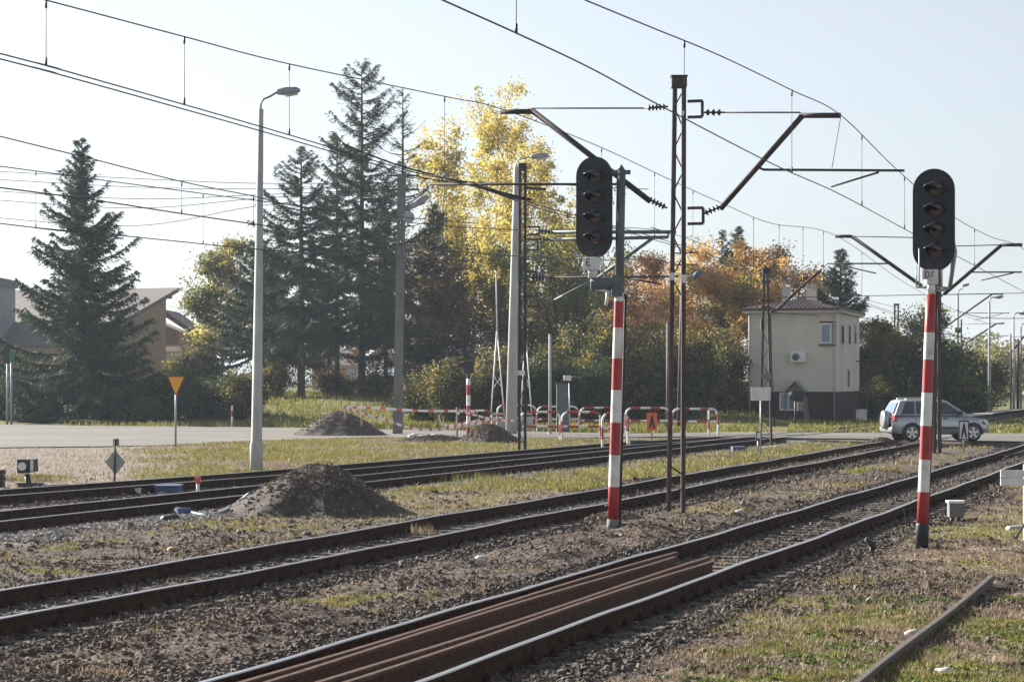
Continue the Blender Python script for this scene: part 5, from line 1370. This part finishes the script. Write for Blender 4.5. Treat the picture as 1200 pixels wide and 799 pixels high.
    def wheel(x, s, name='wheel'):
        c = T(x, s*.76, .34); bb = MB()
        bb.lathe([(.20, -.1), (.30, -.115), (.335, -.09), (.34, 0), (.335, .09), (.30, .115), (.20, .1)], c, 28, M=Mx); w_ = bb.build('wheel', M['rubber'], root)
        o_ = .1*s; bb = MB(); bb.lathe([(.215, .0), (.21, .012*1)], c+S*(o_*.9), 24, M=Mx); bb.build('wheel_disc', M['black'], w_)
        bb = MB()
        for k in range(5):
            a = k*2*math.pi/5+.3; d = D*math.cos(a)+up*math.sin(a); t = D*-math.sin(a)+up*math.cos(a)
            bb.prism([c+d*.03+t*.035, c+d*.215+t*.06, c+d*.215-t*.06, c+d*.03-t*.035], S*(.125*s))
        bb.lathe([(.055, 0), (.055, .13), (.02, .14)], c, 12, M=Matrix((D, up*s, S*s)).transposed())
        n = 24
        ring = [c+(D*math.cos(2*math.pi*k/n)+up*math.sin(2*math.pi*k/n))*.215+S*(.118*s) for k in range(n+1)]; bb.tube(ring, .016, 5, cap=False)
        bb.build('rim', M['chrome'], w_)
        # dark wheel arch
        bb = MB(); k = 16; o2 = [c*1.0 for _ in range(1)]
        arc = [T(x, s*.868, .34)+(D*math.cos(math.pi*q/k)+up*math.sin(math.pi*q/k))*.405 for q in range(k+1)]
        inn = [T(x, s*.868, .34)+(D*math.cos(math.pi*q/k)+up*math.sin(math.pi*q/k))*.34 for q in range(k+1)]
        arc = [T(x+.405, s*.868, .28)]+arc+[T(x-.405, s*.868, .28)]
        bb.prism(arc, S*(s*.016)); bb.build('wheel_arch', M['black'], root)
    for x in (-1.22, 1.25):
        for s in (1, -1): wheel(x, s)
    c = T(-2.05, .05, .84); Mb = Matrix((S, up, D)).transposed()
    b = MB(); b.lathe([(.22, -.14), (.34, -.12), (.36, -.06), (.36, .07), (.34, .12)], c, 26, M=Mb); b.build('spare_wheel_cover', M['carpaint'], root)
    for s in (1, -1):
        b = MB(); b.prism([T(-1.975, s*.60, .80), T(-1.93, s*.845, .80), T(-1.91, s*.84, 1.04), T(-1.935, s*.64, 1.04)], D*.10); 
        b.build('tail_light', M['taillight'], root, bevel=.02)
        b = MB(); b.prism([T(1.75, s*.80, .66), T(1.93, s*.60, .64), T(1.90, s*.56, .80), T(1.60, s*.82, .88)], T(.03, s*.03, .015)); b.build('head_light', M['headlight'], root, bevel=.01)
        b = MB(); b.box(T(.72, s*.97, 1.10), (.1, .22, .16), M=Matrix((D, S, up)).transposed()); b.build('mirror', M['plastic'], root, bevel=.03)
        b = MB(); b.tube([T(-1.4, s*.56, 1.63), T(-1.3, s*.56, 1.68), T(-.1, s*.56, 1.68), T(.0, s*.56, 1.62)], .016, 6); b.build('roof_rail', M['chrome'], root)
        b = MB(); b.box(T(0, s*.893, .53), (1.65, .02, .09), M=Matrix((D, S, up)).transposed()); b.build('side_moulding', M['plastic'], root)
        for xx in (-.66, .24):
            b = MB(); b.box(T(xx-.1, s*.892, .90), (.16, .02, .035), M=Matrix((D, S, up)).transposed()); b.build('door_handle', M['plastic'], root)
        for xx in (-1.05, -.27, .92):
            b = MB(); b.box(T(xx, s*.8835, .70), (.012, .004, .55), M=Matrix((D, S, up)).transposed()); b.build('door_gap', M['plastic'], root)
    b = MB(); b.box(T(-1.98, 0, .46), (.12, 1.55, .20), M=Matrix((D, S, up)).transposed()); b.build('rear_bumper', M['carpaint'], root, bevel=.05)
    b = MB(); b.box(T(1.93, 0, .44), (.12, 1.35, .24), M=Matrix((D, S, up)).transposed()); b.build('front_bumper', M['carpaint'], root, bevel=.05)
car()

# ---------------------------------------------------------------- trees
M['needle'] = leafmat('spruce_needles', [(.022, .042, .022), (.045, .072, .038), (.08, .11, .05)], .25, .6)
M['needle2'] = leafmat('dull_spruce_needles', [(.024, .040, .024), (.05, .068, .04), (.09, .105, .055)], .25, .6)
M['gold'] = leafmat('golden_leaves', [(.26, .22, .045), (.54, .43, .09), (.72, .60, .19)], .6, .35)
M['yellowgreen'] = leafmat('yellow_green_leaves', [(.12, .14, .03), (.28, .28, .055), (.60, .46, .09)], .66, .35)
M['orange_leaf'] = leafmat('orange_leaves', [(.36, .21, .07), (.64, .38, .14), (.72, .54, .22)], .6, .3)
M['pinkish'] = leafmat('russet_leaves', [(.38, .21, .12), (.64, .38, .22), (.70, .50, .30)], .6, .3)
M['green_leaf'] = leafmat('green_leaves', [(.045, .065, .02), (.095, .12, .03), (.22, .21, .05)], .5, .35)
M['mixed'] = leafmat('turning_leaves', [(.07, .09, .025), (.17, .18, .045), (.42, .28, .08)], .55, .4)
M['brownleaf'] = leafmat('brown_leaves', [(.07, .05, .03), (.15, .09, .045), (.30, .19, .07)], .4, .4)
M['thicket'] = leafmat('thicket_leaves', [(.022, .032, .012), (.055, .065, .02), (.13, .115, .03), (.48, .34, .07)], .5, 1.2)
M['hedge'] = leafmat('hedge_leaves', [(.025, .038, .016), (.05, .068, .024), (.09, .10, .035)], .35, .6)
M['paletree'] = leafmat('far_pale_leaves', [(.14, .15, .06), (.24, .22, .08), (.36, .31, .12)], .45, .15)

def quadleaves(C, size, droop=0, aspect=1.6, rng=RNG):
    """one leaf-sized quad per centre"""
    n = len(C); d = rng.normal(size=(n, 3)); d[:, 2] -= droop; d /= np.linalg.norm(d, axis=1)[:, None]
    e = rng.normal(size=(n, 3)); s = np.cross(d, e); s /= np.linalg.norm(s, axis=1)[:, None]+1e-9
    L = (size*rng.uniform(.6, 1.3, n))[:, None]
    V = np.stack([C-d*L*.5, C+s*L*.5/aspect, C+d*L*.5, C-s*L*.5/aspect], 1)
    return V
def foliage(name, V, m, parent):
    n = len(V); F_ = np.arange(n*4).reshape(n, 4)
    return mesh_np(name, V.reshape(-1, 3), F_, m, parent=parent)

def spruce(g, H, Rb, z0, label, mt='needle', dens=1.0, seed=1, thin=0, tw=.22, powr=.85, droop=.35, name='spruce_tree', grp='spruce trees', bare=0, spray=.30, profile=None, lean=0):
    rng = np.random.default_rng(seed); rnd = random.Random(seed)
    root = empty(name, g, label, 'tree', grp)
    b = MB(); b.tube([(lean*H*t, 0, -.3+(H+.3)*t) for t in np.linspace(0, 1, 9)], [tw*(1-t)**.8+.02 for t in np.linspace(0, 1, 9)], 9); b.build('trunk', M['bark'], root)
    nb = int(H*9*dens); br = MB(); C = []; Dd = []; Ln = []
    for k in range(nb):
        t = (k+rnd.random())/nb; z = z0+(H-z0)*t; a = rnd.random()*6.283
        L = Rb*((1-t)**powr)*rnd.choice((.5, .75, .95, 1.05, 1.15))*rnd.uniform(.9, 1.08)+.06+.1*(1-t)
        if profile: L *= np.interp(t, *profile)
        if rnd.random() < thin*(1-t*.3): continue
        el = -droop*(1-t)+.55*t+rnd.uniform(-.12, .12)
        dx, dy = math.cos(a), math.sin(a); pts = []
        m = max(3, int(L/.3))
        for j in range(m+1):
            s = j/m; pts.append(Vector((dx*L*s+lean*z, dy*L*s, z+L*(math.tan(el)*s+.16*s*s*s-.06*math.sin(s*3.1)))))
        br.tube(pts, [.045*(1-.8*j/m)*(.4+L/4) for j in range(m+1)], 4, cap=False)
        if rnd.random() < bare: 
            for j in range(1, m+1):
                p = pts[j]; s_ = rnd.choice((-1, 1)); q = p+Vector((-dy*s_, dx*s_, rnd.uniform(-.4, .2)))*L*.25; br.tube([p, q], [.012, .005], 3, cap=False)
            continue
        P_ = np.array([tuple(p) for p in pts])
        ns = int(L*40*dens**.3)+7
        s = rng.random(ns)**.75; idx = s*m; i0 = np.clip(idx.astype(int), 0, m-1); fr = (idx-i0)[:, None]
        c = P_[i0]*(1-fr)+P_[i0+1]*fr
        side = rng.choice([-1, 1], ns); tl = (.22+.46*L*(1-s*.85))*rng.random(ns)**1.2*.9
        perp = np.array([-dy, dx, 0]); fwd = np.array([dx, dy, 0])
        dirn = perp[None]*side[:, None]+fwd[None]*.7+np.array([0, 0, -.25-.3*(1-t)])[None]
        dirn /= np.linalg.norm(dirn, axis=1)[:, None]
        # sprays strung along every side twig
        for rep, f in ((0, .25), (1, .6), (2, 1.0)):
            cc = c+dirn*(tl*f)[:, None]
            C.append(cc+rng.normal(0, .035, cc.shape)); dd = dirn+rng.normal(0, .35, dirn.shape)+np.array([0, 0, -.35*(1-t)]); Dd.append(dd/np.linalg.norm(dd, axis=1)[:, None]); Ln.append(np.full(ns, spray*.72*(1.08-.5*t*t))*rng.uniform(.6, 1.3, ns))
    br.build('branches', M['bark'], root)
    if C:
        C = np.concatenate(C); Dd = np.concatenate(Dd); Ln = np.concatenate(Ln)[:, None]; n = len(C)
        e = rng.normal(size=(n, 3)); s = np.cross(Dd, e); s /= np.linalg.norm(s, axis=1)[:, None]+1e-9
        V = np.stack([C-Dd*Ln*.55, C+s*Ln*.13, C+Dd*Ln*.75, C-s*Ln*.13], 1); foliage('crown', V, M[mt], root)
    return root

def leafy(g, H, W, z0, label, mt, nleaf, seed, leaf=.17, trunk=.2, bark='bark', nlimb=9, up=.9, sig=.45, name='leafy_tree', grp='broadleaved trees', tops=None, mt2=None, fr2=.3, depth=3, sparse=0, stems=1):
    """trunk(s) dividing into limbs; leaf clumps gather round the twig ends"""
    rng = np.random.default_rng(seed); rnd = random.Random(seed)
    root = empty(name, g, label, 'tree', grp); b = MB(); ends = []; TB = []
    def limb(p, d, L, r, lv):
        m = 4; pts = [p]; q = p; dd = d
        for j in range(m):
            dd = (dd+Vector((rnd.gauss(0, .13), rnd.gauss(0, .13), rnd.gauss(.05, .08)))).normalized(); q = q+dd*(L/m); pts.append(q)
        TB.append((pts, [r*(1-.55*j/m) for j in range(m+1)], 6 if lv < 2 else 4))
        if lv >= depth:
            ends.append(q); ends.append(pts[2]); return
        k = rnd.randint(3, 4) if lv else nlimb
        for i in range(k):
            s = rnd.uniform(.35, 1) if lv else (.25+.75*(i+1)/k); idx = min(m-1, int(s*m)); base = pts[idx]+(pts[idx+1]-pts[idx])*(s*m-idx) if idx < m else q
            a = (i*2.4+rnd.uniform(-.5, .5)) if lv == 0 else rnd.random()*6.28
            out = Vector((math.cos(a), math.sin(a), 0)); sp = rnd.uniform(.45, .85)
            nd = (dd*(up*(1-sp*.5))+out*sp*(1.0 if lv else W/H*1.6)+Vector((0, 0, .25))).normalized()
            ll = L*rnd.uniform(.42, .62) if lv else H*(.42-.22*s)*rnd.uniform(.8, 1.15)
            limb(base, nd, ll, r*(.5 if lv else .45)*(1-.4*s), lv+1)
        ends.append(q)
    for s_ in range(stems):
        o = Vector((rnd.uniform(-.5, .5), rnd.uniform(-.5, .5), -.3)) if stems > 1 else Vector((0, 0, -.3))
        limb(o, Vector((rnd.uniform(-.08, .08)*stems, rnd.uniform(-.05, .05), 1)).normalized(), H*.80, trunk, 0)
    E = np.array([tuple(e) for e in ends]); E = E[E[:, 2] > H*.12]
    rad = np.hypot(E[:, 0], E[:, 1]); sx = (W/2)/np.percentile(rad, 88); zlo, zhi = np.percentile(E[:, 2], 2), np.percentile(E[:, 2], 99)
    def warp(A):
        z = np.interp(A[:, 2], [-1, 0, zlo, zhi, zhi*1.3], [-1, 0, z0, H*.96, H*1.1]); k = 1+(sx-1)*ss(0, z0+.5, z)
        return np.stack([A[:, 0]*k, A[:, 1]*k, z], 1)
    E = warp(E)
    for (pts, rs, nn) in TB:
        b.tube([Vector(q) for q in warp(np.array([tuple(q) for q in pts]))], rs, nn, cap=False)
    b.build('trunk', M[bark], root)
    wgt = rng.random(len(E))**(1+sparse*3)+.12; wgt /= wgt.sum()
    ix = rng.choice(len(E), nleaf, p=wgt); C = E[ix]+rng.normal(0, 1, (nleaf, 3))*np.array([sig, sig, sig*.8])*rng.uniform(.5, 1.2, (len(E), 1))[ix]
    C[:, 2] = np.maximum(C[:, 2], z0*.55)
    V = quadleaves(C, leaf, .3, rng=rng)
    if mt2:
        msk = (fbm(E[:, 0]*.5+seed, E[:, 2]*.5, 2, seed)[ix] > 1-fr2-.12)|(rng.random(nleaf) < fr2*.25)
        foliage('crown', V[~msk], M[mt], root); foliage('crown', V[msk], M[mt2], root)
    else: foliage('crown', V, M[mt], root)
    return root
def bush(g, W, H, D, label, mt, n, seed, leaf=.14, name='bush', grp='bushes', lumps=7):
    rng = np.random.default_rng(seed); root = empty(name, g, label, 'bush', grp); b = MB(); Cs = []
    for k in range(lumps*3):
        a = rng.uniform(0, 6.28); rr = rng.random()**.5; cx, cy = math.cos(a)*rr*W*.42, math.sin(a)*rr*D*.42
        hz = H*(.95-.45*rr)*rng.uniform(.6, 1.05); m = n//(lumps*3)
        t = rng.random(m)**.7
        c = np.stack([cx*(.3+.7*t)+rng.normal(0, W*.055+.08, m), cy*(.3+.7*t)+rng.normal(0, .25, m), hz*t+rng.normal(0, .14, m)], 1); Cs.append(c)
        b.tube([(cx*.2, cy*.2, -.1), (cx*.6, cy*.6, hz*.5), (cx, cy, hz*.95)], [.03, .02, .008], 4, cap=False)
        for q in range(2):
            p = Vector((cx*.8, cy*.8, hz*.75)); b.tube([p, p+Vector((rng.normal(0, .35), rng.normal(0, .3), rng.uniform(.2, .6)))], [.012, .004], 3, cap=False)
    b.build('stems', M['bark'], root); C = np.concatenate(Cs); C = C[C[:, 2] > -.05]
    foliage('leaves', quadleaves(C, leaf, .2, rng=rng), M[mt], root); return root

def at(px, Y, z=None):
    X = (px-600)*Y/F; return Vector((X, Y, float(gz(X, Y, False)) if z is None else z))
def hgt(py, Y, g): return CZ+(HZ-py)*Y/F-g.z

g = at(96, 126); spruce(g, hgt(163, 126, g), 4.6, .1, 'broad dense spruce at the left, in front of the tan house', dens=1.8, seed=11, tw=.26, powr=.80, droop=.28, spray=.34, profile=([0, .06, .5, 1], [.9, 1.0, 1.0, 1.0]))
g = at(310, 147); spruce(g, hgt(282, 147, g), 4.0, 2.6, 'low wide spruce partly hiding the golden tree behind the concrete lamp', 'needle2', 1.5, 22, .08, .15, .6, .3, spray=.33)
g = at(353, 143); spruce(g, hgt(172, 143, g), 4.9, 3.4, 'spruce with a bare lower trunk, first right of the tall concrete lamp', 'needle2', 1.05, 12, .18, .24, .75, .30, spray=.34)
g = at(424, 146); spruce(g, hgt(74, 146, g), 4.0, 4.2, 'tallest spruce, gappy crown reaching highest above the mound', 'needle2', .85, 13, .26, .24, .50, .25, spray=.33, profile=([0, .3, .55, .7, .9, 1], [1.0, 1.15, .8, 1.15, 1.3, .8]))
g = at(395, 152); spruce(g, hgt(160, 152, g), 3.2, 4.0, 'shorter spruce just left of the tallest one', 'needle2', .9, 14, .2, .18, .6, .25, spray=.33)
g = at(472, 141); spruce(g, hgt(104, 141, g), 2.7, 4.0, 'nearly dead spruce with thin bare branches behind the power pole', 'needle2', .75, 15, .15, .17, .55, .1, bare=.72, spray=.26)
g = at(508, 144); spruce(g, hgt(240, 144, g), 2.9, 1.2, 'shorter dark spruce right of the dead one', 'needle', 1.7, 16, .0, .18, .75, .25)
g = at(452, 150); spruce(g, hgt(208, 150, g), 2.3, 3.5, 'slim spruce filling the gap behind the power pole', 'needle2', 1.4, 17, .1, .15, .6, .25)
g = at(985, 142); spruce(g, hgt(293, 142, g), 2.7, .6, 'dark spruce behind the right corner of the signal box', 'needle', 1.9, 18, 0, .16, .7, .1)
g = at(865, 160); spruce(g, hgt(266, 160, g), 1.8, 5, 'small conifer top poking above the orange tree', 'needle', 1.4, 19, 0, .15, .7, .0)
g = at(846, 158); spruce(g, hgt(270, 158, g), 1.0, 5, 'thin sparse conifer top left of the bigger one above the orange tree', 'needle2', .9, 20, .2, .12, .6, -.1)
g = at(1095, 138); spruce(g, hgt(376, 138, g), 1.6, .6, 'small dark conifer right behind the near signal pole', 'needle', 1.6, 21, 0, .1, .7, .1)

g = at(272, 158); leafy(g, hgt(276, 158, g), 6.0, 1.5, 'yellowing tree behind the left spruce group', 'mixed', 20000, 31, .2, .16, mt2='gold', fr2=.15, up=.8)
g = at(636, 152); leafy(g, hgt(80, 152, g), 12.5, 4.0, 'tall golden poplar rising above everything behind the black mast', 'gold', 24000, 32, .19, .24, 'paleBark', 17, 1.1, .34, mt2='yellowgreen', fr2=.12, sparse=.15)
g = at(549, 150); leafy(g, hgt(136, 150, g), 6.4, 4.5, 'slender golden poplar left of the tall one', 'gold', 12000, 33, .19, .16, 'paleBark', 11, 1.2, .32, mt2='yellowgreen', fr2=.15, sparse=.5)
g = at(588, 154); leafy(g, hgt(165, 154, g), 8.0, 4, 'sparse golden tree between the two poplars', 'gold', 15000, 34, .19, .15, 'paleBark', 10, 1.2, .32, mt2='yellowgreen', fr2=.2, sparse=.5)
g = at(548, 142); leafy(g, hgt(275, 142, g), 7.0, 1.0, 'brownish half bare tree behind the crossing light', 'brownleaf', 16000, 35, .16, .12, 'bark', 9, .9, .4, mt2='mixed', fr2=.35, stems=3)
g = at(664, 141); leafy(g, hgt(255, 141, g), 8.2, .8, 'dense yellow-green willow behind the left signal', 'yellowgreen', 30000, 36, .17, .2, 'bark', 12, .9, .42, mt2='green_leaf', fr2=.45, stems=2)
g = at(610, 145); leafy(g, hgt(290, 145, g), 4.0, .8, 'green-gold tree behind the raised booms', 'mixed', 14000, 37, .17, .14, 'bark', 9, 1.0, .4, mt2='yellowgreen', fr2=.5)
g = at(772, 146); leafy(g, hgt(298, 146, g), 9.5, 1.4, 'pinkish russet tree behind the tall lattice mast', 'pinkish', 25000, 38, .17, .14, 'bark', 10, .9, .36, mt2='orange_leaf', fr2=.4, sparse=.3)
g = at(842, 148); leafy(g, hgt(280, 148, g), 12, 2.0, 'orange autumn tree left of the signal box', 'orange_leaf', 48000, 39, .18, .2, 'bark', 15, .7, .46, mt2='yellowgreen', fr2=.25)
g = at(902, 150); leafy(g, hgt(288, 150, g), 7.0, 3.0, 'copper coloured tree behind the roof of the signal box', 'orange_leaf', 22000, 40, .17, .16, 'bark', 10, .9, .40, mt2='brownleaf', fr2=.4, sparse=.5)
g = at(818, 156); leafy(g, hgt(272, 156, g), 6, 5, 'thin twiggy tree top behind the orange one', 'brownleaf', 1600, 41, .15, .14, 'paleBark', 11, 1.1, .4)
g = at(905, 158); leafy(g, hgt(285, 158, g), 5, 5, 'half bare tree behind the copper coloured one', 'brownleaf', 2600, 42, .15, .14, 'paleBark', 11, 1.1, .4)
g = at(1072, 142); leafy(g, hgt(362, 142, g), 7.4, 1.0, 'broad tree turning orange at the top, behind the car', 'mixed', 30000, 43, .16, .2, 'bark', 11, .8, .36, mt2='green_leaf', fr2=.45)
g = at(1040, 146); leafy(g, hgt(398, 146, g), 3.6, .8, 'olive green tree right of the signal box', 'brownleaf', 9000, 44, .16, .14, 'bark', 9, .8, .34, mt2='green_leaf', fr2=.5)
g = at(1018, 143); leafy(g, hgt(405, 143, g), 2.6, .5, 'low dark tree against the right wall of the signal box', 'green_leaf', 7000, 45, .16, .12, 'bark', 8, .8, .32)
bl = [(757, 121, 5.5, 6.4, 'thicket', 11000, 'dark green bush behind the orange caution board'),
      (805, 121, 4.6, 6.8, 'thicket', 12000, 'tall dark green bush right of the tall lattice mast'),
      (845, 124, 4.6, 6.6, 'thicket', 12000, 'dark bush with yellow leaves left of the signal box'),
      (715, 122, 5, 7.4, 'thicket', 13000, 'dark bush behind the left signal pole'),
      (690, 118, 3.6, 5.0, 'hedge', 8000, 'low dark bush right of the dark cabinet'),
      (632, 119, 4.4, 6.0, 'hedge', 9000, 'dark bush behind the grey pole'),
      (585, 120, 4, 6.2, 'thicket', 9000, 'yellowish bush behind the left raised boom'),
      (538, 119, 4.5, 4.6, 'thicket', 9000, 'leafy bush with yellow patches behind the crossing light'),
      (500, 122, 3.6, 3.6, 'thicket', 6500, 'light green bush right of the power pole'),
      (448, 142, 3.8, 2.3, 'thicket', 6500, 'low bush under the tallest spruce'),
      (400, 146, 3.4, 1.9, 'thicket', 5000, 'pale scrub between the two bare spruce trunks'),
      (318, 143, 3.4, 3.0, 'thicket', 7000, 'yellow-tinged bush right of the tall concrete lamp'),
      (283, 126, 4, 3.6, 'thicket', 9000, 'brownish bush left of the tall concrete lamp'),
      (238, 127, 4.0, 3.0, 'hedge', 11000, 'dark bush right of the yield sign'),
      (196, 125, 4.4, 4.0, 'hedge', 11000, 'dark bush with brown tips behind the yield sign'),
      (158, 124, 3.8, 2.0, 'hedge', 11000, 'shaded bush under the right side of the broad spruce'),
      (45, 124, 3.6, 2.2, 'hedge', 12000, 'shaded bush under the left side of the broad spruce'),
      (10, 126, 3.6, 2.6, 'hedge', 10000, 'dark bush behind the green sign post'),
      (172, 127, 4.4, 3.3, 'hedge', 10000, 'dark bush between the broad spruce and the yield sign'),
      (262, 129, 4.4, 3.0, 'hedge', 9000, 'dark bush above the little marker post'),
      (665, 126, 4.5, 6.4, 'thicket', 10000, 'yellow-green bush rising behind the dark cabinet'),
      (780, 127, 4.6, 7, 'thicket', 10000, 'green and gold bush between the legs of the tall lattice mast'),
      (225, 146, 4.2, 4.9, 'thicket', 9000, 'pale green bush under the hung washing'),
      (1118, 141, 4.2, 3.0, 'thicket', 9000, 'dark bush behind the bonnet of the car'),
      (1050, 136, 5, 1.9, 'hedge', 8000, 'low dark hedge behind the rear of the car'),
      (1143, 150, 4, 1.8, 'hedge', 6000, 'low bush at the start of the far platform'),
      (1024, 133, 3.2, 3.0, 'thicket', 6500, 'dark bush at the right wall of the signal box'),
      (866, 128, 2.4, 2.6, 'thicket', 5000, 'small autumn bush at the left wall of the signal box')]
for i, (px, Y, W, H, mt, n, lab) in enumerate(bl):
    bush(at(px, Y), W, H, 3.0, lab, mt, int(n*(1.15 if H < 4.5 else 1.4)), 60+i, .15)

# far wood, hills
def farwood():
    C = []; rng = np.random.default_rng(99)
    for k in range(150):
        Y = rng.uniform(260, 520); px = rng.uniform(1085, 1320); 
        X = (px-600)*Y/F; H = rng.uniform(4.0, 8.2)*(1 if px > 1140 else .8)*Y/380*(1.25 if 1150 < px < 1190 else .85); m = 420
        th = rng.uniform(0, 6.28, m); ph = rng.normal(size=(m, 3)); ph /= np.linalg.norm(ph, axis=1)[:, None]
        r = rng.uniform(.6, 1.05, m)[:, None]; C.append(np.array([X, Y, H*.52])+ph*r*np.array([H*.34, H*.34, H*.5]))
    C = np.concatenate(C); C = C[C[:, 2] > 0]; o = foliage('far_woodland', quadleaves(C, .75, .1, rng=rng), M['paletree'], None); tag(o, kind='stuff')
farwood()
for i, (px, Y, pt, W, n) in enumerate(((1166, 300, 418, 6.5, 9000), (1183, 330, 432, 6, 6000), (1146, 310, 446, 7, 6000), (1204, 330, 430, 8, 7000))):
    g = at(px, Y, 0); leafy(g, hgt(pt, Y, g), W, 1.2, ['pale yellow far tree right of the smooth grey lamp post', 'far pale tree behind the thick dark mast', 'low rounded far tree left of the smooth grey lamp post', 'far pale tree cut by the right edge'][i], 'paletree', n, 80+i, .34, .2, 'paleBark', 9, .8, .6, grp='far trees beyond the platform')
def hills():
    V = []; n = 120
    xs = np.linspace(-4200, 4200, n)
    for x in xs:
        h = 16+26*float(fbm(np.array([x*.0011+3]), np.array([.5]), 3, 5)[0])+ (14 if x > 300 else 0)*float(ss(300, 700, x))
        V += [(x, 3000, -5), (x, 3250, h*.8), (x, 3600, h), (x, 4200, -5)]
    Fc = []
    for i in range(n-1):
        for j in range(3): a = i*4+j; Fc.append((a, a+4, a+5, a+1))
    o = mesh_np('hills', V, Fc, mat('hill_woods', (.05, .07, .04), .95, 0, col2=(.10, .12, .06), scale=.01), smooth=True); tag(o, kind='structure')
hills()
bk = [(330, 163, 330, 5, 'mixed', 9000, 'greenish tree far behind the first bare-trunked spruce'), (500, 165, 300, 6, 'brownleaf', 13000, 'brownish tree behind the shorter dark spruce'),
      (570, 164, 262, 5, 'mixed', 13000, 'green-brown tree behind the pale lamp post by the mast'), (705, 160, 305, 6, 'yellowgreen', 14000, 'yellow-green tree filling in behind the left signal pole'),
      (750, 160, 345, 6, 'mixed', 12000, 'dull green tree behind the pinkish russet one'), (455, 168, 350, 6, 'brownleaf', 9000, 'thin brown tree far behind the power pole'),
      (385, 168, 372, 5, 'brownleaf', 5000, 'thin brown tree above the roof of the pale house'),
      (1128, 158, 420, 5, 'green_leaf', 9000, 'dark green tree behind the grey lamp post with the junction box'), (1012, 160, 380, 5, 'mixed', 9000, 'tree behind the right end of the signal box'),
      (1098, 160, 400, 5, 'green_leaf', 9000, 'dark tree behind the small conifer'), (820, 160, 335, 8, 'orange_leaf', 12000, 'lower orange tree standing behind the dark bushes')]
for i, (px, Y, pt, W, mt, n, lab) in enumerate(bk):
    g = at(px, Y); leafy(g, hgt(pt, Y, g), W, 1.0, lab, mt, n, 200+i, .19, .14, 'bark', 10, .9, .5, mt2='brownleaf', fr2=.3)
# ---------------------------------------------------------------- air
b = MB(); b.box((0, 1990, 24), (9000, 4600, 62))
hz = b.build('haze', None) if False else None
me = bpy.data.meshes.new('haze'); me.from_pydata(b.v, [], b.f); hz = bpy.data.objects.new('haze', me); COL.objects.link(hz); tag(hz, kind='stuff')
m = bpy.data.materials.new('haze'); m.use_nodes = True; n = m.node_tree.nodes; n.remove(n['Principled BSDF'])
pv = n.new('ShaderNodeVolumePrincipled'); pv.inputs['Color'].default_value = (.74, .86, 1, 1); pv.inputs['Density'].default_value = .0002; pv.inputs['Anisotropy'].default_value = .35
m.node_tree.links.new(pv.outputs[0], n['Material Output'].inputs['Volume']); me.materials.append(m)
